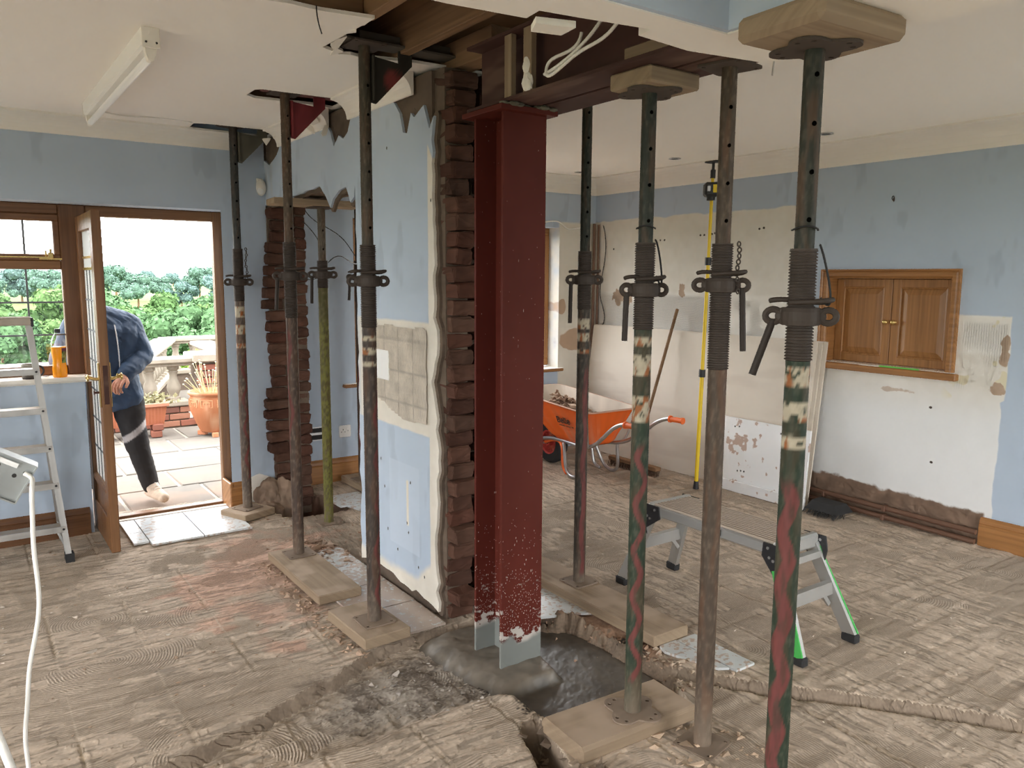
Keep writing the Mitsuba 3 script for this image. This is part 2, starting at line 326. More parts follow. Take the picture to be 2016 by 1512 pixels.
tile(2.10, 2.37, 4.75, 5.05, z=.003, cut=[(2.14, 5.1), (2.4, 5.1), (2.4, 4.7), (2.30, 4.78), (2.27, 4.86), (2.18, 4.92)])
tile(2.10, 2.37, 5.05, 5.35, z=.003)

# ---- ceiling with the opened-up holes
hole = Polygon([(.45, 2.77), (.90, 2.775), (1.0, 2.755), (1.12, 2.762), (1.31, 2.73), (1.293, 3.18), (1.34, 3.205), (1.387, 3.24), (1.43, 3.215), (1.47, 3.225), (1.68, 3.17), (1.90, 3.16), (2.3, 3.14), (2.3, 1.3), (.45, 1.3)])
slot2 = Polygon([(1.30, 4.08), (1.33, 4.05), (1.72, 4.03), (1.78, 4.03), (1.78, 4.26), (1.66, 4.24), (1.36, 4.27), (1.30, 4.22)])
slot1 = Polygon([(1.27, 5.18), (1.34, 5.15), (1.78, 5.13), (1.78, 5.40), (1.36, 5.38), (1.28, 5.34)])
pocket = sbox(-3.2, -3.05, 1.667, 1.42)
ceil = sbox(-3.3, -3.1, 5.05, 5.8).difference(unary_union([hole, slot2, slot1]))
P('ceiling_paint', (.78, .74, .68), .9)
O('ceiling', ext(ceil, 'z', ZC, ZC+.0125), 'ceiling_paint', kind='structure')
O('ceiling__void_deck', box(-3.4, 5.4, -3.3, 6.1, 2.75, 2.80), 'old_timber')
# torn lath and plaster along the hole edges
rng = np.random.default_rng(3)
def shard(c, a, b, t, rng, tilt=0):
    n = 7; an = np.sort(rng.uniform(0, 2*np.pi, n)); r = rng.uniform(.6, 1, n)
    pts = np.r_[np.c_[a*r*np.cos(an), b*r*np.sin(an), np.zeros(n)], np.c_[a*r*np.cos(an)*.9, b*r*np.sin(an)*.9, np.full(n, t)]]
    m = hull(pts); m.apply_transform(rot([rng.normal(), rng.normal(), .2], tilt)); m.apply_translation(c); return m
for c, a, b in (((1.325, 3.10, 2.522), .03, .09), ((1.36, 3.20, 2.518), .035, .05), ((1.305, 2.95, 2.525), .02, .08), ((1.31, 2.80, 2.53), .02, .06)):
    O('ceiling__torn_plaster', shard(c, a, b, .012, rng, 9), 'white_plaster')

# ---- left wall of the house side: door wall (face Y = 5.42)
opening = unary_union([sbox(-.98, .985, .69, 2.03), sbox(.62, -.1, 1.525, 2.03)])
wall_back = sbox(-3.3, -.1, 1.77, 2.75).difference(opening)
O('wall_back', ext(wall_back, 'y', YB, YB+.30), 'blue_wall', kind='structure')
O('wall_left', ext(sbox(-3.3, -.1, 5.72, 2.75).difference(sbox(-2.9, .25, 3.1, 2.35)), 'x', -3.3, -3.05), 'blue_wall', kind='structure')  # cut-out is an unseen opening, its extent shaped to light the rooms
O('wall_rear', [ext(sbox(-3.3, -.1, 1.9, 2.75).difference(sbox(-2.9, .8, -1.4, 2.15)), 'y', -3.3, -3.05), box(1.9, 2.1, -3.3, -1.2, -.1, 2.75), ext(sbox(1.9, -.1, 5.3, 2.75).difference(sbox(2.25, .03, 4.95, 2.38)), 'y', -1.4, -1.2)], 'blue_wall', kind='structure')  # unseen openings added for daylight, right part set nearer to brighten that room
# plaster ledge that serves as the window sill
O('wall_back__sill', box(-.98, .685, 5.40, 5.62, .955, .987, .012), 'white_plaster')
O('wall_back__reveal_panel', ext([(1.472, 5.418), (1.525, 5.60), (1.60, 5.60), (1.60, 5.418)], 'z', 0, 2.03), 'blue_wall')
O('wall_back__bare_base', ext([(1.56, 0.), (1.575, .21), (1.66, .235), (1.765, .19), (1.765, 0)], 'y', 5.408, 5.425), 'white_plaster')

# ---- far wall of the right-hand room (face Y = 5.78)
def far_fn(p, n, uv):
    b = fbm(p.x*6, p.y*6, p.z*6, 4); base = blue_fn(p, n, uv)
    w = smoothstep(4.585, 4.60, p.x+.02*(b-.5))*smoothstep(2.125, 2.10, p.z+.03*(b-.5))*smoothstep(.1, .16, p.z)
    pl = mix((.58, .54, .46), (.72, .68, .60), b)
    br = dr.maximum(smoothstep(1.1, .95, ell(p.x, p.z, 4.63, 1.34, .045, .07)+1.2*(b-.5)), smoothstep(1.1, .95, ell(p.x, p.z, 4.80, 1.03, .17, .11)+1.4*(b-.5)))
    pl = mix(pl, mix((.40, .27, .18), (.52, .38, .27), b), br)
    return mix(base, pl, w)
P('far_wall', far_fn, .85)
wall_far = sbox(2.03, -.1, 5.3, 2.75).difference(sbox(2.56, .755, 4.595, 2.06))
O('wall_far', ext(wall_far, 'y', YF, YF+.30), 'far_wall', kind='structure')
# cut end of the cavity wall behind the brick jamb
O('wall_far__wall_stub', [box(1.775, 2.035, 5.44, 6.05, -.1, 2.75), box(1.77, 1.87, 5.395, 5.45, -.1, 2.06), box(1.96, 2.03, 5.41, 5.45, -.1, 2.06)], 'mortar')

# ---- right wall (face X = 5.03)
def right_fn(p, n, uv):
    y, z = p.y, p.z; b = fbm(y*5, z*5, 2, 4); c = fbm(y*16, z*16, 5, 4); base = blue_fn(p, n, uv)
    j = .035*(fbm(y*9, z*9, 1, 3)-.5)
    upper = smoothstep(3.555, 3.565, y+j*.2)*smoothstep(2.135, 2.12, z+j)
    lower = smoothstep(2.085, 2.095, y+j*.6-.02*smoothstep(.9, .88, z))*smoothstep(1.40, 1.385, z+j*.5)
    w = dr.maximum(upper, lower)
    pl = mix((.60, .56, .49), (.74, .71, .65), .5*b+.5*c)
    pl = mix(pl, (.72, .735, .74), smoothstep(1.0, .7, z)*smoothstep(3.6, 3.4, y)*.8)
    pl = mix(pl, (.78, .76, .71), smoothstep(1.5, 1.46, z+j)*smoothstep(1.14, 1.18, z+j)*.6)
    pl = mix(pl, (.62, .55, .33), .6*smoothstep(.70, .74, fbm(y*9, z*9, 9, 3))*smoothstep(2.5, 2.35, y)*smoothstep(.85, .9, z))
    br = dr.maximum(smoothstep(1.1, .9, ell(y, z, 5.36, 1.42, .13, .065)+2.2*(c-.5)), smoothstep(1.1, .9, ell(y, z, 4.66, 1.49, .028, .06)+2.0*(c-.5)))
    br = dr.maximum(br, smoothstep(1.1, .9, ell(y, z, 2.115, 1.19, .028, .08)+1.8*(c-.5)))
    br = dr.maximum(br, smoothstep(1.1, .9, ell(y, z, 2.13, .965, .036, .035)+1.8*(c-.5)))
    br = dr.maximum(br, .7*smoothstep(1.2, .9, ell(y, z, 2.75, .885, .09, .016)+2.2*(c-.5)))
    pl = mix(pl, mix((.34, .24, .17), (.50, .38, .28), c), br)
    # screw holes and plugs
    hole = mi.Float(9)
    for (a, h) in ((5.52, 1.87), (4.93, 1.93), (4.88, 1.93), (4.48, 1.955), (4.44, 1.955), (4.36, 1.96), (4.33, 1.965), (3.9, 1.98), (3.86, 1.985), (3.50, 1.96), (3.46, 1.97), (2.52, .80), (2.49, .45)):
        hole = dr.minimum(hole, ell(y, z, a, h, .010, .008))
    pl = mix(pl, (.06, .045, .035), smoothstep(1.15, .85, hole))
    base = mix(base, (.06, .045, .035), smoothstep(1.2, .9, ell(y, z, 2.857, 2.12, .006, .016)))
    col = mix(base, pl, w)
    raw = smoothstep(.205, .185, z-.035*smoothstep(2.3, 3.4, y)+.05*(c-.5))*smoothstep(2.14, 2.16, y)
    on = smoothstep(.40, .52, fbm(y*3.2, z*3.2, 3, 3)); wob = .03*noise(y*5, z*5)+.012*noise(y*17, z*17)
    hz = smoothstep(1.48, 1.44, z)*smoothstep(1.14, 1.18, z)*smoothstep(3.2, 3.3, y); vt = smoothstep(1.36, 1.33, z)*smoothstep(.92, .98, z)*smoothstep(2.4, 2.36, y)*smoothstep(2.09, 2.11, y)
    col = col*(1-.20*on*(hz*(1-dr.abs(dr.sin((z+wob)*math.pi/.013)))+vt*(1-dr.abs(dr.sin((y+wob*.4)*math.pi/.014)))))
    return mix(col, mix((.13, .085, .06), (.27, .18, .125), c), raw)
def right_bump(p, n, uv):
    y, z = p.y, p.z; wob = .03*noise(y*5, z*5)+.012*noise(y*17, z*17)
    hz = smoothstep(1.48, 1.44, z)*smoothstep(1.14, 1.18, z)*smoothstep(3.2, 3.3, y)
    vt = smoothstep(1.36, 1.33, z)*smoothstep(.92, .98, z)*smoothstep(2.4, 2.36, y)*smoothstep(2.09, 2.11, y)
    on = smoothstep(.40, .52, fbm(y*3.2, z*3.2, 3, 3))
    a = dr.abs(dr.sin((z+wob)*math.pi/.013))*hz+dr.abs(dr.sin((y+wob*.4)*math.pi/.014))*vt
    raw = smoothstep(.20, .17, z)*fbm(y*40, z*40, 1, 4)
    return .0035*a*on+.012*raw+.0025*smoothstep(.5, .62, fbm(y*11, z*11, 4, 4))*(hz+vt+.15)
PB('right_wall', right_fn, right_bump, 2.2, .8, 1.5e-3)
O('wall_right', ext(sbox(-3.3, -.1, 6.05, 2.75).difference(unary_union([sbox(2.44, 1.035, 3.29, 1.615), sbox(-1.0, .9, -.1, 2.2)])), 'x', XR, XR+.22), 'right_wall', kind='structure')

# ---- covings
def coving(pts2d):
    return pts2d
def cove(dx, dz, n=7):
    a = np.linspace(0, np.pi/2, n); arc = [(dx*(1-math.sin(t)), dz*(1-math.cos(t))) for t in a]   # from (dx,0) at the ceiling to (0,dz) at the wall, concave
    return [(0, 0), (dx, 0)]+[(dx-dx*math.sin(t)*1.0 if False else dx*math.cos(t)**1.0*1.0, dz*math.sin(t)) for t in a[1:-1]]+[(0, dz)]
def cove_poly(dx, dz, lip=.012):
    # concave quadrant with small lips; local coords: u away from the wall, d down from the ceiling
    a = np.linspace(0, np.pi/2, 8); cx, cz = dx, dz
    arc = [(cx-(dx-lip)*math.cos(t), cz-(dz-lip)*math.sin(t)) for t in a]      # from (lip,dz) to (dx,lip)
    return [(0, 0), (0, dz)]+arc+[(dx, 0)]
def cove_x(key, x0, x1, yface, dx, dz):      # along X, wall at +Y
    O(key, ext([(yface-u, ZC-d) for u, d in cove_poly(dx, dz)], 'x', x0, x1), 'ceiling_paint', kind='structure')
def cove_y(key, y0, y1, xface, dx, dz, kind='structure'):      # along Y, wall at +X
    O(key, ext([(xface-u, ZC-d) for u, d in cove_poly(dx, dz)], 'y', y0, y1), 'ceiling_paint', kind=kind)
cove_x('trim_1', -3.05, 1.68, YB, .10, .105)
cove_y('trim_2', 3.30, 4.02, XS, .10, .10); cove_y('trim_3', 4.29, 5.12, XS, .10, .10)
cove_x('trim_4', 2.10, XR, YF, .14, .15); cove_y('trim_5', -3.05, YF, XR, .14, .15)
rng = np.random.default_rng(12)
for c, a, b, t in (((1.72, 4.36, 2.46), .03, .05, 38), ((1.745, 4.50, 2.44), .02, .06, 60), ((1.735, 5.08, 2.47), .03, .06, 40), ((1.70, 5.13, 2.45), .03, .04, 70), ((1.745, 4.28, 2.40), .02, .04, 80)):
    O('trim_3__torn_plaster', shard(c, a, b, .012, rng, t), 'white_plaster')

# ---- spine wall: near stub Y 3.05..3.95, lintel zone over the opening
def mortar_fn(p, n, uv):
    b = fbm(p.x*22, p.y*22, p.z*22, 4); a = fbm(p.x*5, p.y*5, p.z*5, 3)
    return mix((.05, .036, .026), (.17, .125, .09), .5*a+.5*b)
P('mortar', mortar_fn, .95)
O('wall_spine', [box(1.80, 1.915, 3.075, 3.2, -.1, 2.50), box(1.785, 1.925, 3.16, 3.97, -.1, 2.50), box(1.785, 1.925, 3.97, 5.46, 2.09, 2.50)], 'mortar', kind='structure')
O('wall_spine__far_leaf', [box(1.985, 2.10, 3.16, 3.97, -.1, 2.50), box(1.985, 2.03, 3.97, 5.46, 2.09, 2.50)], 'mortar')
def rag(pts, n, amp, rng):
    """subdivide a polyline and roughen it"""
    out = []
    for (a, b) in zip(pts[:-1], pts[1:]):
        a, b = np.array(a, float), np.array(b, float); d = b-a; L = np.linalg.norm(d); k = max(1, int(L/n)); nn = np.array([-d[1], d[0]])/max(L, 1e-9)
        for i in range(k): out.append(a+d*i/k+nn*rng.normal(0, amp))
    out.append(np.array(pts[-1], float)); return out
rng = np.random.default_rng(21)
near_edge = rag([(3.11, .03), (3.13, .4), (3.10, .62), (3.115, .95), (3.15, 1.12), (3.10, 1.30), (3.13, 1.42), (3.125, 1.75), (3.14, 2.05), (3.13, 2.25)], .045, .008, rng)
top = [(3.12, 2.30), (3.16, 2.25), (3.21, 2.36), (3.30, 2.32), (3.33, 2.345), (3.37, 2.26), (3.41, 2.27), (3.44, 2.36), (3.50, 2.42), (4.0, 2.425), (4.04, 2.36), (4.10, 2.335), (4.16, 2.36), (4.23, 2.31), (4.28, 2.40), (4.31, 2.425), (5.10, 2.425), (5.16, 2.38), (5.24, 2.35), (5.32, 2.33), (5.42, 2.37)]
bottom = rag([(5.44, 2.07), (5.20, 2.085), (4.95, 2.08), (4.72, 2.10), (4.45, 2.115), (4.36, 2.06), (4.30, 1.985), (4.26, 2.03), (4.17, 2.07), (4.08, 2.08), (4.02, 1.99), (3.98, 2.02), (3.96, 2.08), (3.955, 1.9), (3.965, .04)], .05, .006, rng)
base = rag([(3.955, .05), (3.7, .075), (3.45, .06), (3.25, .045), (3.11, .03)], .04, .008, rng)
skin = Polygon([tuple(q) for q in near_edge]+top+[tuple(q) for q in bottom]+[tuple(q) for q in base[1:-1]]).buffer(0)
def spine_fn(p, n, uv):
    y, z = p.y, p.z; b = fbm(y*6, z*6, 2, 4); c = fbm(y*20, z*20, 5, 4); base = blue_fn(p, n, uv)
    j = .03*(fbm(y*10, z*10, 1, 3)-.5)
    white = mix((.60, .56, .48), (.74, .70, .62), .5*b+.5*c)
    w = dr.maximum(smoothstep(3.182, 3.176, y+j*.25)*smoothstep(2.17, 2.15, z-(y-3.16)*1.5), smoothstep(.15, .10, z+j-.12*smoothstep(3.35, 3.15, y)))
    w = dr.maximum(w, smoothstep(.855, .865, z+j*.5)*smoothstep(1.40, 1.385, z+j*.5)*smoothstep(4, 3.9, y))
    w = dr.maximum(w, smoothstep(.013, .010, dr.abs(y-3.407))*smoothstep(.37, .38, z)*smoothstep(.61, .60, z))
    base = mix(base, (.50, .57, .66), .5*smoothstep(3.28, 3.29, y)*smoothstep(3.61, 3.60, y)*smoothstep(.24, .25, z)*smoothstep(.69, .68, z))
    col = mix(base, white, w)
    col = mix(col, (.45, .42, .38), .35*smoothstep(.66, .74, fbm(y*3, z*.9, 8, 4))*smoothstep(1.9, 2.1, z))
    dots = mi.Float(9)
    for (a, h) in ((3.415, .385), (3.40, .34), (3.375, .60), (3.66, .52), (3.63, .30), (3.52, .22), (3.30, .19), (3.24, .16), (3.70, .66), (3.15, 1.94), (3.58, 2.22)):
        dots = dr.minimum(dots, ell(y, z, a, h, .005, .008))
    return mix(col, (.05, .045, .04), smoothstep(1.2, .8, dots))
P('spine_wall', spine_fn, .8)
O('wall_spine__plaster_skin', ext(skin, 'x', XS, XS+.014), 'spine_wall')
O('wall_spine__render_coat', ext(skin.buffer(.022).intersection(sbox(3.05, 0, 5.43, 2.46)), 'x', XS+.0142, XS+.030), 'mortar')
# combed adhesive left from wall tiles
def adh(Y, Z):
    w = .004*np.sin(Z*37)+.006*(nz(Y, Z, 6, 3)-.5)+.05*sst(1.2, 1.36, Z)*(nz(Y, Z, 4, 5)-.5)
    r = .0035*np.abs(np.sin((Y+w)*np.pi/.0125)); g = np.minimum(np.abs((Z-.99)/.155-np.round((Z-.99)/.155))*.155, np.abs((Y-3.17)/.152-np.round((Y-3.17)/.152))*.152)
    return .0045+r*1.5*sst(0, .008, g)+.003*(nz(Y, Z, 25, 7)-.5)
ys, zs = np.arange(3.185, 3.72, .0031), np.arange(.90, 1.372, .009)
g = grid(ys, zs, adh); v = g.vertices; e = .02*(nz(v[:, 0], v[:, 1], 12, 9)-.5)
inside = (v[:, 1] < 1.365+e*1.5) & (v[:, 1] > .905+e+.07*sst(3.4, 3.72, v[:, 0])) & (v[:, 0] > 3.188+e*.5)
keep = inside[g.faces].all(1); g = trimesh.Trimesh(np.c_[XS-v[:, 2], v[:, 0], v[:, 1]], g.faces[keep][:, ::-1], process=False)
vc('wall_spine__tile_adhesive', g, lambda p: np.array((.56, .50, .42))*(.82+.36*nz(p[:, 1], p[:, 2], 18, 4))[:, None]*(.68+.32*sst(.0055, .0085, XS-p[:, 0]))[:, None], smooth=True)  # colour darkens in the grooves, painted shade that brings out the combing
O('wall_spine__tile', box(XS-.012, XS, 3.575, 3.715, 1.085, 1.235, .002), 'gloss_white')
# brick ends of both leaves
def brick_col(seed):
    r = np.random.default_rng(seed); k = r.uniform(.7, 1.15); t = r.uniform(0, 1)
    c = np.array((.068, .026, .016))*(1-t)+np.array((.085, .043, .028))*t
    return lambda p: (c*k)*(.62+.76*nz(p[:, 0]+p[:, 1]*.7, p[:, 2], 30, seed))[:, None]*(np.array([1, 1, 1])+.25*sst(.58, .7, nz(p[:, 0]+p[:, 1], p[:, 2], 14, seed+3))[:, None]*np.array([.6, .9, 1.1]))
def brick(key, x0, x1, y0, y1, z0, z1, seed, amp=.0065):
    r = np.random.default_rng(seed); m = rough_box(x0, x1, y0, y1, z0, z1, amp, r, .010)
    m = m.subdivide().subdivide(); m.vertices += r.normal(0, .0013, m.vertices.shape)
    vc(key, m, brick_col(seed))
rng = np.random.default_rng(5)
for k in range(33):
    z0 = .0+.0752*k; d = rng.uniform(-.05, .035); w = rng.uniform(-.045, .012) if rng.random() < .55 else 0.0
    brick('wall_spine__brick', 1.803, 1.935+w, 3.03+d, 3.24, z0+.002, z0+.0725, 100+k)
    d = rng.uniform(-.05, .06); w = rng.uniform(-.012, .012)
    brick('wall_spine__brick', 1.985+w, 2.09, 3.05+d, 3.24, z0+.006+.02, z0+.0695+.02, 200+k)
for k in range(28):
    z0 = -.08+.0765*k; d = rng.uniform(-.03, .02); w = rng.uniform(-.02, .02)
    x0 = 1.745+.03*math.sin(k*.55)+(-.02 if 12 < k < 17 else 0)
    brick('wall_back__brick', x0+rng.uniform(-.012, .012), 1.875+w, 5.36+d, 5.46, z0+.003, z0+.071, 300+k)
    d = rng.uniform(-.02, .03)
    brick('wall_back__brick', 1.952+rng.uniform(-.015, .01), 2.035, 5.385+d, 5.46, z0+.003+.03, z0+.071+.03, 400+k)
# rubble foot of the jamb
def blob(c, s, seed, amp=.18, sub=3):
    m = trimesh.creation.icosphere(sub); v = m.vertices; n = meshkit.fbm(v*2.2+seed*7.1, 4, seed)
    m.vertices = v*(1+amp*2*(n-.5))[:, None]*np.asarray(s)+np.asarray(c); return m
for c, s, sd in (((1.70, 5.36, .06), (.10, .07, .15), 3), ((1.80, 5.36, .0), (.10, .06, .20), 4), ((1.68, 5.33, -.03), (.11, .09, .10), 5)):
    vc('wall_back__mortar_lump', blob(c, s, sd, .3, 4), lambda p: np.array((.25, .175, .125))*(.6+.8*nz(p[:, 0]+p[:, 1], p[:, 2], 26, 4))[:, None], smooth=True)

# ---- skirting boards
def skirt_prof(h, t): return [(0, 0), (t, 0), (t, h*.72), (t*.75, h*.76), (t*.85, h*.80), (t*.6, h*.90), (t*.3, h*.97), (0, h)]
wood('baseboard_back', ext([(YB-u, d) for u, d in skirt_prof(.17, .02)], 'x', -3.05, .60), 'oak_dark', grain='x', kind='structure')
wood('baseboard_reveal', [ext([(YB-u, d) for u, d in skirt_prof(.20, .022)], 'x', 1.462, 1.555), box(1.455, 1.478, 5.40, 5.60, 0, .195, .006)], 'oak', grain='x', kind='structure')
wood('baseboard_far', ext([(YF-u, d) for u, d in skirt_prof(.185, .022)], 'x', 2.04, 4.6), 'oak', grain='x', kind='structure')
wood('baseboard_right', ext([(XR-u, d) for u, d in skirt_prof(.175, .025)], 'y', -3.05, 2.165), 'oak', grain='y', kind='structure')

# ---- window beside the door
def frame_bar(key, x0, x1, y0, y1, z0, z1, mat='oak', b=.006): wood(key, box(x0, x1, y0, y1, z0, z1, b), mat)
frame_bar('window_1', .555, .70, 5.585, 5.665, .985, 2.03, 'oak_dark'); tag('window_1', kind='structure')
frame_bar('window_1__head', -.98, .556, 5.60, 5.665, 1.965, 2.03, 'oak_dark')
frame_bar('window_1__transom', -.98, .556, 5.60, 5.665, 1.635, 1.69, 'oak_mid')
frame_bar('window_1__bottom_rail', -.98, .556, 5.60, 5.665, .985, 1.045, 'oak_mid')
frame_bar('window_1__mullion', -.42, -.34, 5.60, 5.665, 1.044, 1.966, 'oak_mid')
for (x0, x1) in ((-.34, .556),):
    wood('window_1__casement', [box(x0, x1, 5.588, 5.64, 1.925, 1.966, .006), box(x0, x1, 5.588, 5.64, 1.69, 1.725, .006), box(x0, x0+.035, 5.588, 5.64, 1.72, 1.93, .006), box(x1-.035, x1, 5.588, 5.64, 1.72, 1.93, .006)], 'oak_dark', grain='x')
for (x0, x1, z0, z1, y) in ((-.31, .53, 1.72, 1.93, 5.615), (-.34, .556, 1.04, 1.64, 5.63), (-.98, -.42, 1.04, 1.97, 5.63)):
    O('window_1__pane', box(x0, x1, y, y+.0005, z0, z1), 'pane_glass')
for x in (.368, .07, -.23): O('window_1__lead_bar', box(x-.005, x+.005, 5.609, 5.615, 1.72, 1.93), 'lead'); O('window_1__lead_bar', box(x-.005, x+.005, 5.624, 5.63, 1.045, 1.635), 'lead')
for z in (1.435, 1.235): O('window_1__lead_bar', box(-.34, .556, 5.624, 5.63, z-.005, z+.005), 'lead')
O('window_1__stay', [box(.10, .49, 5.574, 5.584, 1.703, 1.711), box(.485, .515, 5.560, 5.588, 1.70, 1.735, .004), cyl((.50, 5.575, 1.70), (.50, 5.575, 1.755), .006, 10), cyl((.475, 5.575, 1.712), (.475, 5.575, 1.745), .005, 10), box(.44, .56, 5.578, 5.586, 1.693, 1.703)], 'brass')

# ---- door: frame, threshold, leaf swung into the room
frame_bar('door_1', 1.465, 1.525, 5.60, 5.665, 0, 2.03, 'oak_mid'); tag('door_1', kind='structure')
frame_bar('door_1__head', .70, 1.466, 5.60, 5.665, 1.965, 2.03, 'oak_mid')
frame_bar('door_1__post', .695, .765, 5.60, 5.665, 0, .985, 'oak_mid'); frame_bar('door_1__post', .70, .752, 5.60, 5.665, .985, 1.966, 'oak_mid')
wood('door_1__threshold', [box(.77, 1.465, 5.60, 5.68, -.02, .025, .006), box(.77, 1.47, 5.555, 5.60, -.01, .012, .004)], 'oak_mid')
O('door_1__step_edge', box(.77, 1.468, 5.508, 5.55, -.01, .022, .004), 'white_plaster')
LX0, LX1, LY0, LY1 = .642, .69, 4.905, 5.585
wood('door_1__leaf', [box(LX0, LX1, LY0, LY0+.10, .012, 1.955, .004), box(LX0, LX1, LY1-.10, LY1, .012, 1.955, .004), box(LX0+.001, LX1-.001, LY0+.099, LY1-.099, 1.86, 1.954, .003),
     box(LX0+.001, LX1-.001, LY0+.099, LY1-.099, .013, .20, .003), box(LX0+.012, LX1-.012, LY0+.099, LY1-.099, .19, .34, .003), box(LX0-.002, LX1+.002, LY0+.098, LY1-.098, .335, .375, .01)], 'oak_mid', grain='z')
scene['frosted_glass'] = {'type': 'principledthin', 'base_color': {'type': 'rgb', 'value': [.86, .88, .85]}, 'roughness': .35, 'diff_trans': 1.1, 'spec_trans': .25}
O('door_1__leaf__pane', box(.664, .6645, LY0+.098, LY1-.098, .37, 1.865), 'frosted_glass')
lead = []
for k in range(1, 4): lead.append(box(.660, .668, LY0+.098+k*.121-.004, LY0+.098+k*.121+.004, .375, 1.63))
for k in range(1, 8): lead.append(box(.660, .668, LY0+.098, LY1-.098, .375+k*.18-.004, .375+k*.18+.004))
O('door_1__leaf__lead_grid', lead, 'lead')
O('door_1__leaf__lead_band', [box(.657, .671, LY0+.098, LY1-.098, 1.632, 1.646), box(.657, .671, LY0+.098, LY1-.098, 1.70, 1.712)], 'brass')
bp = [];
for s, x in ((-1, LX0), (1, LX1)):
    xa, xb = sorted((x, x+s*.007)); bp.append(box(xa, xb, LY0+.022, LY0+.062, .86, 1.115, .003))
O('door_1__leaf__backplate', bp, 'brass')
for s, x in ((-1, LX0), (1, LX1)):
    O('door_1__leaf__handle', [tube(smooth_path([(x, LY0+.042, 1.03), (x+s*.045, LY0+.042, 1.03), (x+s*.058, LY0+.05, 1.035), (x+s*.060, LY0+.085, 1.025), (x+s*.058, LY0+.13, 1.035)], 24), np.linspace(.009, .007, 24), 10),
       torus(.017, .005, 16, 8, (x+s*.062, LY0+.042, 1.03), (1, 0, 0), 1.5)], 'brass', smooth=40)
O('door_1__leaf__lock', [box(LX0+.012, LX1-.012, LY0-.002, LY0+.01, .88, 1.10), cyl((LX0-.03, LY0+.042, .945), (LX0, LY0+.042, .945), .006, 10), box(LX0-.035, LX0-.03, LY0+.03, LY0+.054, .935, .955)], 'old_steel')
for z in (.22, 1.0, 1.77): O('door_1__hinge', [cyl((.70, 5.588, z-.045), (.70, 5.588, z+.045), .009, 10)], 'brass')

# ---- window of the right-hand room
frame_bar('window_2', 2.56, 4.595, 5.93, 5.995, 1.995, 2.06, 'oak'); tag('window_2', kind='structure')
frame_bar('window_2__bottom_rail', 2.56, 4.595, 5.93, 5.995, .78, .845, 'oak')
for x in (2.56, 3.2, 3.86, 4.53): frame_bar('window_2__post', x, x+.065, 5.93, 5.995, .844, 1.996, 'oak')
for (a, b) in ((2.625, 3.2), (3.265, 3.86), (3.925, 4.53)):
    O('window_2__pane', box(a, b, 5.96, 5.9605, .844, 1.996), 'pane_glass')
wood('window_2__sill', box(2.445, 4.635, 5.735, 5.93, .738, .765, .008), 'oak')
O('window_2__sill_top', box(2.45, 4.63, 5.737, 5.93, .7655, .769), 'white_paint')
O('window_2__vent', box(2.565, 2.72, 5.90, 5.932, 1.93, 1.99, .004), 'gloss_white')
frame_bar('window_2__lining', 2.562, 2.60, 5.79, 5.93, .77, 2.0, 'oak')

# ---- dropped bulkhead (L-shaped downstand)
ZB = 2.22
Lpoly = Polygon([(-3.05, 1.42), (1.667, 1.42), (1.667, -3.05), (1.985, -3.05), (1.98, 1.14), (1.99, 1.527), (1.93, 1.54), (1.696, 1.58), (1.49, 1.56), (1.48, 1.505), (1.287, 1.54), (1.169, 1.558), (1.177, 1.62), (.97, 1.644), (.0, 1.66), (-3.05, 1.66)])
O('wall_bulkhead', ext(Lpoly, 'z', ZB, 2.52), 'ceiling_paint', kind='structure')
hb = Polygon([(1.33, 2.335), (1.37, 2.345), (1.42, 2.325), (1.47, 2.33), (1.50, 2.318), (1.55, 2.335), (1.67, 2.325), (1.67, 2.6), (1.33, 2.6)])
hs = Polygon([(1.42, 2.33), (1.36, 2.34), (1.30, 2.325), (1.22, 2.335), (1.15, 2.33), (1.15, 2.6), (1.42, 2.6)])
O('wall_bulkhead__front_face', ext(sbox(-3.0, ZB+.004, 1.665, 2.51).difference(hb), 'y', 1.404, 1.42), 'blue_wall')
O('wall_bulkhead__side_face', ext(sbox(-3.0, ZB+.004, 1.404, 2.51).difference(hs), 'x', 1.651, 1.667), 'blue_wall')
O('wall_bulkhead__backing', [box(1.2, 1.652, 1.4175, 1.4205, 2.3, 2.51), box(1.6655, 1.6675, 1.0, 1.42, 2.3, 2.51)], 'mortar')
for c, s, sd in (((1.375, 1.415, 2.37), (.04, .014, .035), 31), ((1.53, 1.415, 2.365), (.05, .014, .03), 32), ((1.66, 1.33, 2.37), (.014, .05, .03), 33)):
    O('wall_bulkhead__mortar_lump', blob(c, s, sd, .3, 2), 'mortar')
rng = np.random.default_rng(44)
O('wall_bulkhead__torn_plaster', ext([(1.19, 1.60), (1.29, 1.57), (1.30, 1.64), (1.22, 1.66)], 'z', 2.206, 2.222), 'white_plaster')
# ================================================================== STEEL, JOISTS
def isec(w, d, tf, tw):   # I outline, local (a across flange, b across web)
    return [(-w/2, -d/2), (w/2, -d/2), (w/2, -d/2+tf), (tw/2, -d/2+tf), (tw/2, d/2-tf), (w/2, d/2-tf), (w/2, d/2), (-w/2, d/2), (-w/2, d/2-tf), (-tw/2, d/2-tf), (-tw/2, -d/2+tf), (-w/2, -d/2+tf)]
col = thing('steel_column', 'red oxide painted steel H column splashed with concrete at its foot, between the brick wall end and the pit', 'steel column')
O(col+'__shaft', ext([(1.853+a, 2.655+b) for a, b in isec(.205, .206, .013, .009)], 'z', -.09, 2.226), 'red_oxide')
O(col+'__cap_plate', box(1.715, 1.985, 2.515, 2.795, 2.226, 2.246, .002), 'red_oxide')
lump = [blob((1.74+.03*i+.01*math.sin(i*3), 2.53+.02*math.sin(i*5), 2.249), (.022, .018, .009), 50+i, .3, 2) for i in range(8)]
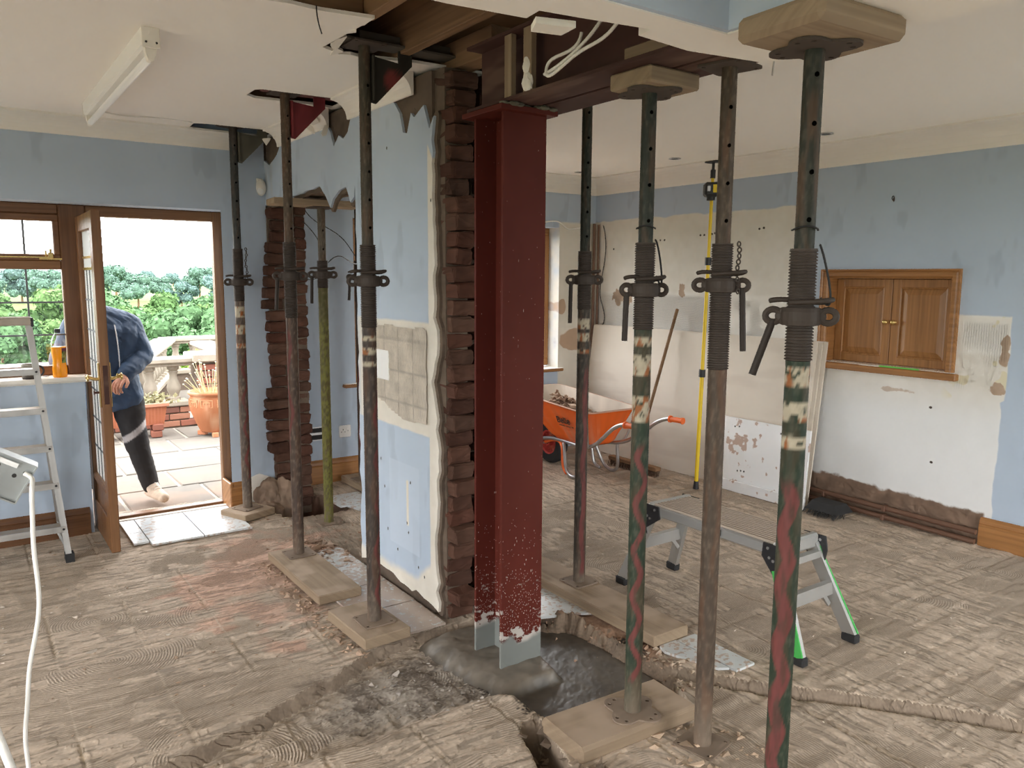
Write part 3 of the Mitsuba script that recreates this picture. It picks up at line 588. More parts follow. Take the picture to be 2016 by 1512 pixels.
vc(col+'__mortar_bed', lump, lambda p: np.array((.11, .10, .075))*(.5+nz(p[:, 0], p[:, 1], 40, 3))[:, None], smooth=False)
def beam(xc, w, d, zb, y0, y1, label):
    k = thing('steel_beam', label, 'steel beam', None)
    O(k, ext([(xc+a, zb+d/2+b) for a, b in isec(w, d, .012, .008)], 'y', y0, y1), 'old_steel'); return k
b1 = beam(1.818, .152, .25, 2.256, 1.56, 2.80, 'rusty brown steel beam resting on the column cap plate, with two white cables looping down beside it')
b2 = beam(1.985, .145, .25, 2.256, 1.56, 2.80, 'second rusty steel beam, on the window side of the one carrying the cables')
for (x0, x1, y0, y1) in ((1.748, 1.772, 2.50, 2.545), (1.748, 1.772, 2.375, 2.425)):
    wood('beam_batten' if 'beam_batten' not in scene else 'beam_batten_001', box(x0, x1, y0, y1, 2.2685, 2.493, .002), 'timber', grain='z')
tag('beam_batten', 'upright timber batten packed against the beam web, just above the column', 'batten'); tag('beam_batten_001', 'upright timber batten with torn plaster on it, nearer the cables', 'batten')
O('beam_batten_001__plaster', [blob((1.75, 2.40, 2.30), (.012, .03, .035), 61, .4, 2), blob((1.75, 2.405, 2.36), (.01, .022, .03), 62, .4, 2)], 'white_plaster')
wood('packing_block', box(1.80, 1.925, 1.66, 1.95, 2.2685, 2.325, .004), 'timber', grain='y', label='pale timber block on the beam flange above the prop with the two-ply head pad', cat='timber block')
def joist(x0, x1, y0, y1, label, z0=2.533, z1=2.748):
    k = thing('ceiling_joist', label, 'joist'); wood(k, box(x0, x1, y0, y1, z0, z1, .003), 'old_timber', grain='y')
joist(1.29, 1.337, -.5, 2.80, 'brown timber joist exposed at the left edge of the ceiling hole')
joist(1.615, 1.662, 1.6, 3.9, 'brown timber joist over the front edge of the cut wall')
joist(.80, .847, -.5, 3.9, 'timber joist deep in the ceiling void left of the hole')
joist(1.86, 1.96, 2.80, 3.9, 'rough timber plate along the top of the brick wall end', 2.505, 2.62)
wood('ceiling_trimmer', box(.46, 1.288, 2.775, 2.82, 2.536, 2.60, .003), 'old_timber', grain='x', label='dark timber trimmer along the straight edge of the ceiling hole', cat='joist')
wood('ceiling_board', box(1.338, 1.614, 2.2, 2.235, 2.535, 2.748, .003), 'old_timber', grain='x', label='brown board closing the void between two joists above the hole', cat='board')
for k, pts in enumerate(([(1.02, 2.3, 2.70), (1.0, 2.5, 2.60), (.98, 2.65, 2.60), (.94, 2.74, 2.66)], [(1.2, 2.2, 2.66), (1.12, 2.45, 2.585), (1.08, 2.62, 2.585), (1.04, 2.745, 2.63)], [(1.25, 2.1, 2.64), (1.2, 2.4, 2.56), (1.15, 2.6, 2.575), (1.12, 2.745, 2.61)])):
    O(thing('void_cable', ('grey cable nearest the dark back of the ceiling void', 'grey cable in the middle of the ceiling void', 'grey cable nearest the exposed joist in the void')[k], 'cable'), tube(smooth_path(pts, 24), .005, 8), 'alu', smooth=True)
for k, pts in enumerate(([(1.75, 2.10, 2.40), (1.728, 2.16, 2.345), (1.715, 2.24, 2.315), (1.712, 2.24, 2.30), (1.71, 2.10, 2.315), (1.715, 1.97, 2.34), (1.73, 1.86, 2.42)], [(1.75, 1.98, 2.44), (1.73, 2.02, 2.38), (1.715, 2.10, 2.33), (1.712, 2.19, 2.302), (1.72, 2.26, 2.296)])):
    O(thing('beam_cable', ('white cable loop hanging lowest against the red-brown beam', 'white cable hanging beside the beam, nearer the column')[k], 'cable'), tube(smooth_path(pts, 50), .006, 8), 'white_paint', smooth=True)
O('hanging_wire', tube(smooth_path([(1.10, 2.752, 2.53), (1.101, 2.75, 2.50), (1.108, 2.75, 2.465), (1.118, 2.752, 2.44)], 16), .0022, 6), 'black_plastic', label='short black wire hanging from the straight edge of the ceiling hole', cat='wire')

# ================================================================== TIMBER PADS AND PLANKS
def plank(name, x0, x1, y0, y1, z0, z1, label, cat='plank', turn=0, grain=None, mat='timber', b=.005, group=None):
    k = thing(name, label, cat, group); m = box(x0, x1, y0, y1, z0, z1, b)
    g = grain or ('x' if x1-x0 > y1-y0 else 'y')
    m = unmerge(m); v = m.vertices; L = 'xyz'.index(g); o = [i for i in range(3) if i != L]; off = RNG.uniform(0, 9, 2)
    uv = np.c_[v[:, L]+off[0], v[:, o[0]]+v[:, o[1]]*1.3+off[1]]
    if turn: m.apply_transform(rot([0, 0, 1], turn, ((x0+x1)/2, (y0+y1)/2, 0)))
    O(k, m, mat, uv=uv); return k
plank('timber_plank', 1.345, 1.572, 3.53, 4.29, .014, .062, 'dusty timber plank under the prop with the red bracket, beside the white tiles')
plank('timber_pad', 1.325, 1.552, 2.977, 3.355, .012, .062, 'short timber pad under the prop nearest the brick wall end', 'timber pad', turn=2)
plank('timber_pad', 1.395, 1.645, 5.11, 5.36, .006, .052, 'small dusty timber pad in the corner beside the tiled doorway', 'timber pad', turn=22)
plank('timber_plank', 2.385, 2.60, 2.30, 4.05, .006, .058, 'long pale timber plank running behind the red column in the right-hand room')
plank('timber_plank', 2.39, 2.62, 4.62, 5.72, .006, .056, 'dark dusty plank by the far skirting, seen through the opening')
plank('timber_pad', 1.597, 2.135, 1.835, 2.075, -.01, .052, 'thick timber pad in the foreground beside the wet concrete', 'timber pad', turn=-3, b=.012)
plank('head_pad', 1.797, 2.022, 1.825, 2.012, 2.203, 2.2545, 'timber head pad clamped under the steel beam by the prop standing on the thick pad', 'timber pad', b=.006)
plank('head_pad', 1.575, 1.895, 1.072, 1.318, 2.160, 2.2195, 'big thick timber head pad under the bulkhead at the top right', 'timber pad', turn=-3, b=.014)
plank('head_board', 1.60, 2.15, 4.70, 4.89, 2.030, 2.068, 'timber board under the lintel on top of the mossy green prop', 'timber board', turn=-4)

# ================================================================== STEEL PROPS
def tubegrid(r, z0, z1, colf, nth=40, dz=.01, holes=(), hr=.0065):
    nzv = max(2, int((z1-z0)/dz)+1); th = np.arange(nth)*2*np.pi/nth; zz = np.linspace(z0, z1, nzv)
    TH, Z = np.meshgrid(th, zz, indexing='ij'); i, j = np.meshgrid(np.arange(nth), np.arange(nzv-1), indexing='ij'); i2 = (i+1) % nth
    q = np.stack([i*nzv+j, i2*nzv+j, i2*nzv+j+1, i*nzv+j+1], -1).reshape(-1, 4)
    t, z = TH.ravel().copy(), Z.ravel().copy(); f = np.vstack([q[:, [0, 1, 2]], q[:, [0, 2, 3]]]); kill = np.zeros(len(f), bool)
    for (hz, ht) in holes:
        def loc(t, z): return ((t-ht+np.pi) % (2*np.pi)-np.pi)*r, z-hz
        a, b = loc(t, z); d = np.hypot(a, b); near = (d < hr*1.45) & (d > hr*.45); s = np.where(near, hr/np.maximum(d, 1e-9), 1)
        t = np.where(near, ht+a*s/r, t); z = np.where(near, hz+b*s, z)
        a, b = loc(t, z); c = np.stack([a[f].mean(1), b[f].mean(1)], 1); kill |= (np.hypot(c[:, 0], c[:, 1]) < hr*.86) & (np.abs(a[f]).max(1) < .03)
    v = np.c_[r*np.cos(t), r*np.sin(t), z]
    return trimesh.Trimesh(v, f[~kill], process=False), colf(t, z)
DARK = np.array((.055, .042, .034)); GREEN = np.array((.030, .048, .030)); RED = np.array((.12, .036, .032)); RUST = np.array((.13, .062, .033)); CREAM = np.array((.40, .35, .26))
def base_col(main, dust=.25, rust=.3, seed=0):
    def f(t, z):
        n = meshkit.fbm(np.stack([np.cos(t)*1.2, np.sin(t)*1.2, z*6], -1), 4, seed); m = meshkit.fbm(np.stack([np.cos(t)*4, np.sin(t)*4, z*40], -1), 4, seed+1)
        c = main*.78*(.7+.6*m)[:, None]; c = c+(RUST-c)*(rust*sst(.45, .65, n))[:, None]
        return c+(np.array((.22, .17, .125))-c)*(dust*sst(.5, .75, m)+.55*sst(.28, .0, z)*sst(.2, .6, n+m*.4))[:, None]
    return f
def zig(f, t0, ranges, period=.17, amp=.75, width=.40, seed=0):
    def g(t, z):
        c = f(t, z); wob = .5*(meshkit.fbm(np.stack([z*7, z*0, z*0], -1), 3, seed)-.5)
        ph = z/period; tri = 2*np.abs(2*(ph-np.floor(ph+.5)))-1; tri = .6*tri+.4*np.sin(tri*np.pi/2)
        d = (t-t0-amp*tri-wob+np.pi) % (2*np.pi)-np.pi; n = meshkit.fbm(np.stack([np.cos(t)*3, np.sin(t)*3, z*16], -1), 3, seed+2)
        on = np.zeros_like(z)
        for a, b in ranges: on = np.maximum(on, sst(a-.01, a+.03, z)*sst(b+.03, b-.01, z))
        w = on*sst(width+.08, width-.08, np.abs(d)+.35*(n-.5))*(.55+.45*sst(.3, .5, n)); return c+(RED*(.7+.7*n)[:, None]-c)*w[:, None]
    return g
def bands(f, rs, seed=0):
    def g(t, z):
        c = f(t, z); n = meshkit.fbm(np.stack([np.cos(t)*2.6, np.sin(t)*2.6, z*60], -1), 4, seed)
        for a, b in rs:
            k = sst(a, a+.006, z+.008*(n-.5))*sst(b, b-.006, z+.012*(n-.5))*sst(.36, .43, n+.02); col = CREAM*(.75+.4*n)[:, None]; rs_ = sst(.52, .64, meshkit.fbm(np.stack([np.cos(t)*2, np.sin(t)*2, z*25], -1), 3, seed+5))
            col = col+(np.array((.25, .09, .03))-col)*rs_[:, None]; c = c+(col-c)*k[:, None]
        return c
    return g
def lobes(n=48, a=.072, b=.038):
    t = np.arange(n)*2*np.pi/n; r = a+b*np.abs(np.cos(2*t))**1.5; return Polygon(np.c_[r*np.cos(t), r*np.sin(t)])
def plate(kind, z0, z1, ang, hole_r=.007):
    if kind == 'lobed':
        p = lobes(); hs = [(.085*math.cos(k*math.pi/2+s), .085*math.sin(k*math.pi/2+s)) for k in range(4) for s in (-.22, .22)]
    else:
        p = sbox(-.075, -.075, .075, .075).buffer(-.012).buffer(.012, 4); hs = [(.058*a, .058*b) for a in (-1, 1) for b in (-1, 1)]
    from shapely.geometry import Point
    for h in hs: p = p.difference(Point(h).buffer(hole_r, 4))
    m = ext(p, 'z', z0, z1); m.apply_transform(rot([0, 0, 1], ang)); return m
def prop(label, x, y, z0, z1, zc, zt, zb, outer, inner, hand=None, base='square', head='square', pang=0, chain=False, bracket=None, wire=False, ear=0.0):
    k = thing('steel_prop', label, 'prop', None); M = tr(x, y, 0)
    vc_ = lambda part, m, c, mat='vc_paint', sm=True: vc(k+'__'+part, xf(m, M), c, mat, smooth=sm)
    m, c = tubegrid(.0302, z0+.006, zb, outer); O(k+'__outer_tube', xf(m, M), 'vc_paint', smooth=True, color=np.clip(c, 0, 1))
    cam = math.atan2(-y, -x); hs = []
    hz = zt+.07
    while hz < z1-.06: hs.append((hz, cam+(.35 if x > 1.5 else .55))); hz += .115
    m, c = tubegrid(.0242, zb-.05, z1-.006, inner, 40, .0045, hs); O(k+'__inner_tube', xf(m, M), 'vc_paint', smooth=True, color=np.clip(c, 0, 1))
    pr = [(.0245, zb-.002)]; p = .0078; z = zb
    while z < zt-p: pr += [(.0305, z+.001), (.0345, z+p*.32), (.0345, z+p*.58), (.0305, z+p*.9)]; z += p
    pr += [(.033, zt-.004), (.033, zt), (.0246, zt)]
    th = lathe(pr, 28); outc = lambda q: np.broadcast_to(DARK*.95, (len(q), 3))*(.7+.6*nz(q[:, 0]+q[:, 1], q[:, 2], 40, 2))[:, None]
    vc_('thread', th, outc, sm=False)
    nut = [lathe([(.0335, zc-.026), (.046, zc-.024), (.048, zc-.012), (.048, zc+.010), (.045, zc+.020), (.0335, zc+.021)], 28)]
    ea = cam+math.pi/2+ear
    for s in (0, math.pi):
        q = np.array([math.cos(ea+s), math.sin(ea+s), 0]); o = torus(.0165, .0085, 16, 8, q*.066+np.array([0, 0, zc-.002]), np.cross(q, [0, 0, 1.0]), 1.15); nut.append(o)
        nut.append(hull(np.vstack([blob(q*.043+np.array([0, 0, zc+dz]), (.009, .009, .006), 1, 0, 1).vertices for dz in (-.018, .014)]+[blob(q*.055+np.array([0, 0, zc-.002]), (.007, .007, .011), 1, 0, 1).vertices])))
    vc_('collar', nut, DARK*.9, sm=False)
    q = np.array([math.cos(ea), math.sin(ea), 0]); t = np.array([math.cos(cam), math.sin(cam), 0]); zp = zc+.036
    pin = [tuple(-q*.075+t*.0+np.array([0, 0, zp])), tuple(np.array([0, 0, zp])), tuple(q*.062+np.array([0, 0, zp])), tuple(q*.072+t*.012+np.array([0, 0, zp+.004])), tuple(q*.064+t*.045+np.array([0, 0, zp+.004])), tuple(q*.02+t*.052+np.array([0, 0, zp])), tuple(-q*.03+t*.047+np.array([0, 0, zp-.002]))]
    vc_('pin', tube(smooth_path(pin, 40), .0065, 8), DARK*.8)
    if hand is not None:
        s, tilt, L = hand; q2 = q*s; a = q2*.066+np.array([0, 0, zc-.012]); bb = a+q2*math.sin(tilt)*L+t*.01+np.array([0, 0, -math.cos(tilt)*L])
        vc_('handle', cyl(a, bb, .0095, 14), DARK*.55)
    if chain:
        ls = []; c0 = q*.05+t*.02
        for i in range(chain): ls.append(torus(.0075, .0024, 12, 6, c0+np.array([.004*math.sin(i), .0, zt-.002-i*.0185]), (1, 0, 0) if i % 2 else (0, 1, 0), 1.0))
        vc_('chain', ls, DARK*.9, sm=False)
    if wire:
        zz = zt+.05; w = [(.031*math.cos(a), .031*math.sin(a), zz+.004*math.sin(2*a)) for a in np.linspace(0, 5.6, 26)]
        vc_('wire', tube(w, .0024, 6), (.02, .02, .02)); 
        w = smooth_path([tuple(t*.0+q*.036+np.array([0, 0, zz-.04])), tuple(q*.058+np.array([0, 0, zz-.11])), tuple(q*.062+np.array([0, 0, zz-.19])), tuple(q*.045+np.array([0, 0, zc+.045]))], 24); vc_('wire', tube(w, .003, 6), (.02, .02, .02))
    vc_('base_plate', plate(base, z0, z0+.006, pang), lambda p: np.array((.20, .15, .11))*(.6+.8*nz(p[:, 0], p[:, 1], 30, 4))[:, None], 'vc_matte', False)
    if head: vc_('head_plate', plate(head, z1-.007, z1, pang), DARK*1.3, 'vc_matte', False)
    if bracket is not None:
        colr = np.array(bracket); X0, W, ZT = .033, .185, z1
        poly = Polygon([(.028, z1-.225), (.05, z1-.228), (X0+W, z1-.055), (X0+W, z1-.002), (X0+W-.062, z1-.002), (X0+W-.062, z1-.052), (.055, z1-.042), (.028, z1-.035)])
        f = lambda p: colr*(.65+.7*nz(p[:, 0], p[:, 2], 14, 6))[:, None]+np.array((.20, .02, .02))*(sst(.05, .025, np.hypot(p[:, 0]-x-.125, p[:, 2]-z1+.125)) if colr[0] < .1 else 0*p[:, 0])[:, None]
        mm = unmerge(trimesh.util.concatenate([ext(poly, 'y', -.005, .005), box(.024, .034, -.03, .03, z1-.22, z1-.04, .002)])); mm = mm.subdivide().subdivide().subdivide()
        vc(k+'__bracket', xf(mm, M), f, 'vc_paint', smooth=False)
        arm = [box(-.115, .47, -.05, .05, z1+.0005, z1+.011, .002), box(-.02, .45, -.004, .004, z1+.010, z1+.055, .002)]
        vc(k+'__support_arm', [xf(a, M) for a in arm], colr*.5+np.array((.06, .05, .04)), 'vc_matte')
    return k
cam = lambda x, y: math.atan2(-y, -x)
prop('steel prop in the corner beside the doorway, scuffed white bands, grey bracket at its head', 1.522, 5.25, .053, 2.545, 1.565, 1.776, 1.44,
     bands(zig(base_col(np.array((.11, .085, .07)), .6, .4, 1), cam(1.5, 5.2)+.5, [(.25, 1.1)], .2, .6, .35, 4), [(1.22, 1.29), (1.335, 1.41), (1.13, 1.165)], 3), base_col(np.array((.055, .058, .055)), .15, .2, 2), chain=11, bracket=(.105, .098, .075), pang=24)
prop('steel prop on the long plank with a red triangular bracket at its head', 1.480, 4.165, .063, 2.545, 1.605, 1.781, 1.38,
     zig(base_col(np.array((.085, .058, .045)), .4, .35, 5), cam(1.48, 4.16)-.9, [(.65, 1.3)], .35, .5, .3, 6), base_col(np.array((.10, .072, .05)), .3, .4, 7), hand=(-1, .06, .17), bracket=(.17, .028, .032))
prop('tall dark steel prop nearest the brick wall end, with a black bracket at its head', 1.452, 3.131, .063, 2.545, 1.585, 1.735, 1.385,
     bands(zig(base_col(np.array((.060, .046, .038)), .3, .35, 9), cam(1.45, 3.13)+1.0, [(.08, 1.1)], .2, .55, .33, 8), [(1.325, 1.35), (1.27, 1.30), (1.215, 1.24)], 21), base_col(np.array((.068, .058, .042)), .2, .3, 10), bracket=(.035, .032, .026), ear=.2)
prop('short mossy green prop standing on the floor inside the wall opening', 1.915, 4.80, .0, 2.030, 1.615, 1.701, 1.53,
     lambda t, z: (lambda c, n: c+(np.array((.135, .13, .03))-c)*(sst(.40, .58, n)*sst(1.38, 1.25, z))[:, None])(base_col(np.array((.10, .092, .03)), .3, .2, 11)(t, z), meshkit.fbm(np.stack([np.cos(t)*3, np.sin(t)*3, z*40], -1), 4, 12)), base_col(np.array((.11, .09, .065)), .3, .3, 13), hand=(-1, .03, .17), head='square')
prop('dark prop with red streaks behind the lintel board, standing on the far plank', 2.475, 5.50, .058, 2.52, 1.60, 1.72, 1.42,
     zig(base_col(np.array((.065, .05, .04)), .3, .3, 14), cam(2.5, 5.5)-.1, [(.15, 1.2)], .42, .25, .45, 15), base_col(np.array((.05, .045, .035)), .2, .3, 16), hand=(-1, .05, .16))
prop('dark prop just right of the red column, standing on the long pale plank', 2.521, 2.972, .059, 2.518, 1.595, 1.730, 1.45,
     bands(zig(base_col(np.array((.048, .042, .034)), .25, .3, 17), cam(2.52, 2.97)+.55, [(.1, 1.15)], .34, .25, .42, 18), [(1.355, 1.405), (1.295, 1.335), (1.235, 1.26)], 19), base_col(np.array((.026, .03, .022)), .1, .2, 20), hand=(-1, .01, .20), ear=.15)
prop('green prop with red zigzag paint on the thick foreground pad, holding the beam pad', 1.900, 1.930, .053, 2.202, 1.565, 1.719, 1.43,
     bands(zig(base_col(GREEN, .18, .25, 22), cam(1.9, 1.93)+.2, [(.17, 1.02)], .165, .62, .40, 23), [(1.375, 1.41), (1.27, 1.345), (1.115, 1.205)], 24), base_col(np.array((.030, .036, .027)), .12, .3, 25), base='lobed', head='lobed', pang=20, hand=(-1, .02, .16), wire=True, ear=.5)
prop('plain brown prop standing on the bare floor in the foreground, under the second beam', 2.017, 1.703, .0, 2.255, 1.583, 1.712, 1.31,
     base_col(np.array((.085, .062, .045)), .22, .45, 26), base_col(np.array((.075, .055, .038)), .2, .4, 27), hand=(1, .05, .20), chain=9, pang=12)
prop('nearest green prop with a bold red zigzag and flaked white bands, at the right', 1.757, 1.224, .0, 2.159, 1.510, 1.677, 1.395,
     bands(zig(base_col(GREEN*.95, .15, .2, 28), cam(1.757, 1.224)-.22, [(.0, 1.07)], .158, .46, .66, 29), [(1.325, 1.383), (1.235, 1.292), (1.165, 1.205)], 30), base_col(np.array((.035, .038, .028)), .12, .35, 31), head='lobed', pang=20, hand=(-1, .30, .15), wire=True)
# ================================================================== RIGHT-HAND ROOM
hz = thing('serving_hatch', 'oak serving hatch with two raised panel doors set into the right wall', 'serving hatch')
HY0, HY1, HZ0, HZ1 = 2.39, 3.34, 1.035, 1.672
def mould(y0, y1, z0, z1, w, x0):
    prof = [(0, .0), (.016, .0), (.024, .006), (.024, .018), (.014, .024), (.018, .034), (.018, .05), (.006, w)]
    return prof
def casing(y0, y1, z0, z1):     # picture frame of moulding on the wall face
    ms = []; prof = [(-.001, 0), (.026, 0), (.026, .010), (.016, .016), (.020, .026), (.020, .046), (.010, .055), (-.001, .058)]   # (proud of wall, inward)
    for i in range(3):   # left(y1), top, right(y0)
        pass
    outer = [(y1, z0), (y1, z1), (y0, z1), (y0, z0)]; n = len(prof); v = []
    inn = [(-1, 0), (-1, -1), (1, -1), (1, 0)]
    for (y, z), (a, b) in zip(outer, inn):
        for (pr, w) in prof: v.append((XR-pr, y+a*w, z+b*w))
    f = []
    for s in range(3):
        for i in range(n):
            j = (i+1) % n; a, b, c, d = s*n+i, s*n+j, (s+1)*n+j, (s+1)*n+i; f += [(a, b, c), (a, c, d)]
    m = trimesh.Trimesh(np.array(v), np.array(f), process=False); m.fix_normals(); return m
wood(hz+'__frame', casing(HY0, HY1, HZ0, HZ1), 'oak', grain='y')
wood(hz+'__lining', [box(XR, XR+.12, HY0+.052, HY0+.062, HZ0, HZ1-.05), box(XR, XR+.12, HY1-.062, HY1-.052, HZ0, HZ1-.05), box(XR, XR+.12, HY0+.05, HY1-.05, HZ1-.062, HZ1-.052), box(XR, XR+.12, HY0+.05, HY1-.05, HZ0-.012, HZ0+.0)], 'oak', grain='x')
wood(hz+'__sill', box(XR-.045, XR+.10, HY0-.025, HY1+.035, .985, 1.028, .006), 'oak', grain='y')
def panel_door(key, y0, y1, z0, z1, x):
    w = .058
    wood(key, [box(x, x+.02, y0, y0+w, z0, z1, .003), box(x, x+.02, y1-w, y1, z0, z1, .003), box(x+.0005, x+.0195, y0+w-.001, y1-w+.001, z1-w, z1, .003), box(x+.0005, x+.0195, y0+w-.001, y1-w+.001, z0, z0+w, .003)], 'oak', grain='z')
    a0, a1, b0, b1 = y0+w, y1-w, z0+w, z1-w; k = .045
    m = hull([(x+.012, a0, b0), (x+.012, a1, b0), (x+.012, a1, b1), (x+.012, a0, b1), (x+.0005, a0+k, b0+k), (x+.0005, a1-k, b0+k), (x+.0005, a1-k, b1-k), (x+.0005, a0+k, b1-k), (x+.018, a0, b0), (x+.018, a1, b1), (x+.018, a0, b1), (x+.018, a1, b0)])
    wood(key+'__panel', m, 'oak', grain='z')
    q = .012; wood(key+'__moulding', [cyl((x+.004, a0, b0), (x+.004, a0, b1), .007, 8), cyl((x+.004, a1, b0), (x+.004, a1, b1), .007, 8), cyl((x+.004, a0, b0), (x+.004, a1, b0), .007, 8), cyl((x+.004, a0, b1), (x+.004, a1, b1), .007, 8)], 'oak', grain='z')
ym = (HY0+HY1)/2+.005
panel_door(hz+'__door', ym+.002, HY1-.064, HZ0+.002, HZ1-.064, XR+.085); panel_door(hz+'__door_001', HY0+.064, ym-.002, HZ0+.002, HZ1-.064, XR+.085)
for s, d in ((.028, hz+'__door'), (-.028, hz+'__door_001')):
    m = lathe([(0, 0), (.012, 0), (.008, .004), (.008, .012), (.016, .019), (.017, .027), (.011, .034), (0, .036)], 18); m.apply_transform(rot([0, 1, 0], -90)); m.apply_translation((XR+.085, ym+s, 1.322)); O(d+'__knob', m, 'brass', smooth=40)
O(hz+'__back', box(XR+.106, XR+.13, HY0, HY1, .99, HZ1), 'oak_dark')
bk = thing('bread_knife', 'green-handled knife with a white blade lying on the oak hatch sill', 'knife')
vc(bk+'__handle', cyl((XR-.028, 2.60, 1.0345), (XR-.03, 2.86, 1.0345), .0055, 10), (.16, .50, .10)); 
vc(bk+'__blade', hull([(XR-.03, 2.86, 1.0300), (XR-.03, 2.86, 1.036), (XR-.02, 3.01, 1.0295), (XR-.045, 3.0, 1.0295), (XR-.036, 2.87, 1.0295), (XR-.02, 2.9, 1.033), (XR-.04, 2.95, 1.033)]), (.72, .70, .66))
# pipes along the foot of the right wall
for k, (x, z, r) in enumerate(((4.985, .088, .0165), (4.975, .030, .0165))):
    kk = thing('heating_pipe', ('upper brown heating pipe along the foot of the right wall', 'lower brown heating pipe at floor level along the right wall')[k], 'pipe')
    O(kk, cyl((x, 2.168, z-.004), (x, 3.75, z+.016), r, 14), 'copper_dull', smooth=40)
    for y in (2.75, 3.2): O(kk+'__clip', box(x-.022, x+.03, y-.012, y+.012, z-.018, z+.022, .004), 'copper_dull')
for k, (x, y, r) in enumerate(((4.985, 5.745, .013), (5.012, 5.715, .010))):
    O(thing('riser_pipe', ('brown riser pipe in the corner of the right-hand room', 'thinner riser pipe beside the brown one in the corner')[k], 'pipe'), cyl((x, y, .0), (x, y, 2.11-.01*k), r, 12), 'copper_dull', smooth=40)
O('corner_cable', tube(smooth_path([(5.02, 5.66, 2.09), (5.018, 5.62, 1.95), (5.02, 5.625, 1.8), (5.02, 5.67, 1.6), (5.02, 5.68, 1.42), (5.02, 5.63, 1.3), (5.02, 5.65, 1.15)], 40), .0035, 6), 'black_plastic', smooth=True, label='thin black cable hanging in the corner beside the riser pipes', cat='cable')
O('wall_cable', tube(smooth_path([(4.30, 5.77, 2.11), (4.52, 5.77, 2.115), (4.60, 5.77, 2.10), (4.66, 5.77, 2.06), (4.75, 5.77, 2.052), (4.95, 5.77, 2.05)], 30), .006, 8), 'white_paint', smooth=True, label='white cable stapled across the far wall above the window', cat='cable')
O('wall_hook', tube(smooth_path([(5.029, 2.857, 2.137), (5.012, 2.857, 2.137), (5.004, 2.855, 2.125), (5.012, 2.853, 2.112)], 14), .0028, 6), 'black_plastic', label='small dark hook screwed into the blue part of the right wall', cat='hook')
O('ceiling_nail', cyl((1.972, 1.505, 2.221), (1.960, 1.50, 2.178), .0025, 8), 'steel_grey', label='bent nail hanging from the bulkhead corner beside the big head pad', cat='nail')
# sheets leaning on the right wall
def lean(key, y0, y1, L, xb, xt, zb, t, mat, color=None, label=None, cat=None, group=None):
    d = xt-xb; zt = zb+math.sqrt(L*L-d*d); u = np.array([d, 0, zt-zb])/L; n = np.array([-u[2], 0, u[0]]); P0 = np.array([xb, 0, zb]); pts = []
    for y in (y0, y1):
        for a in (0, L):
            for b in (0, -t): pts.append(P0+u*a+n*b+np.array([0, y, 0]))
    O(key, hull(pts), mat, label=label, cat=cat, group=group)
def board_fn(p, n, uv):
    a = fbm(p.y*2, p.z*2, 0, 4); s = smoothstep(.55, .7, fbm(p.y*1.2, p.z*5, 4, 4)); e = smoothstep(.4, .8, dr.abs(n.y))
    return mix(mix((.60, .535, .45), (.68, .62, .535), a), (.48, .41, .34), .35*s)*(1-.0*e)
P('plasterboard', board_fn, .85)
for k in range(3):
    lean(thing('plasterboard_sheet', ('beige plasterboard sheet leaning on the right wall, front one of the stack', 'middle plasterboard sheet of the stack leaning on the right wall', 'rear plasterboard sheet of the stack, against the right wall')[k], 'plasterboard'), 3.305-.028*k, 5.70, 1.165+.004*k, 4.825+.016*k, 4.962+.016*k, .004, .0125, 'plasterboard')
def wp_fn(p, n, uv):
    a = fbm(p.y*3, p.z*3, 0, 4); s = smoothstep(.60, .66, fbm(p.y*24, p.z*24, 4, 4)+.25*smoothstep(.32, .0, ell(p.y, p.z, 3.78, .38, .6, .5))-.12)
    h = mi.Float(9)
    for (y, z) in ((3.86, .49), (3.82, .495), (3.45, .50), (3.80, .16), (3.77, .165), (3.74, .165)): h = dr.minimum(h, ell(p.y, p.z, y, z, .007, .007))
    return mix(mix(mix((.76, .77, .77), (.80, .81, .81), a), (.38, .22, .14), .75*s), (.05, .05, .05), smoothstep(1.2, .8, h))
P('panel_laminate', wp_fn, .4)
lean(thing('laminate_sheet', 'white laminate panel with brown glue smears leaning in front of the plasterboard', 'panel'), 3.215, 3.98, .50, 4.765, 4.805, .058, .018, 'panel_laminate')
O(thing('plinth_board', 'narrow white plinth board on edge along the foot of the white panel', 'board'), box(4.735, 4.753, 3.19, 3.99, .003, .085, .002), 'panel_laminate')
# broom
br = thing('broom', 'broom with a brown handle leaning on the plasterboard, its head on the floor', 'broom')
wood(br+'__head', box(4.535, 4.60, 4.42, 4.99, .052, .085, .006), 'old_timber', grain='y')
rng = np.random.default_rng(8); bs = []
for i in range(46):
    for j in range(4):
        y = 4.43+i*.0122; x = 4.545+j*.015; a = np.array([x, y, .055]); bs.append(cyl(a, a+np.array([rng.normal(0, .006)-.01*(j == 0), rng.normal(0, .006), -.05]), .0035, 5, .002))
vc(br+'__bristles', bs, np.array((.10, .06, .04)), kind='stuff')
wood(br+'__handle', cyl((4.572, 4.70, .075), (4.955, 4.635, 1.35), .0135, 12), 'old_timber', grain='z')
# black brush head on the floor
bh = thing('brush_head', 'black brush head with splayed bristles on the floor by the heating pipes', 'brush')
m = hull([(4.72, 3.17, .035), (4.72, 2.93, .035), (4.90, 2.92, .035), (4.90, 3.17, .035), (4.75, 3.14, .095), (4.76, 2.97, .088), (4.88, 2.96, .088), (4.87, 3.15, .095)]); O(bh+'__head', m, 'black_rubber')
bs = []
for i in range(120):
    y, x = rng.uniform(2.93, 3.17), rng.choice([4.725, 4.74, 4.78, 4.82]); a = np.array([x, y, .042]); bs.append(cyl(a, a+np.array([rng.uniform(-.055, -.01), rng.normal(0, .015), -.037]), .0025, 4, .0012))
O(bh+'__bristles', bs, 'black_rubber', kind='stuff')
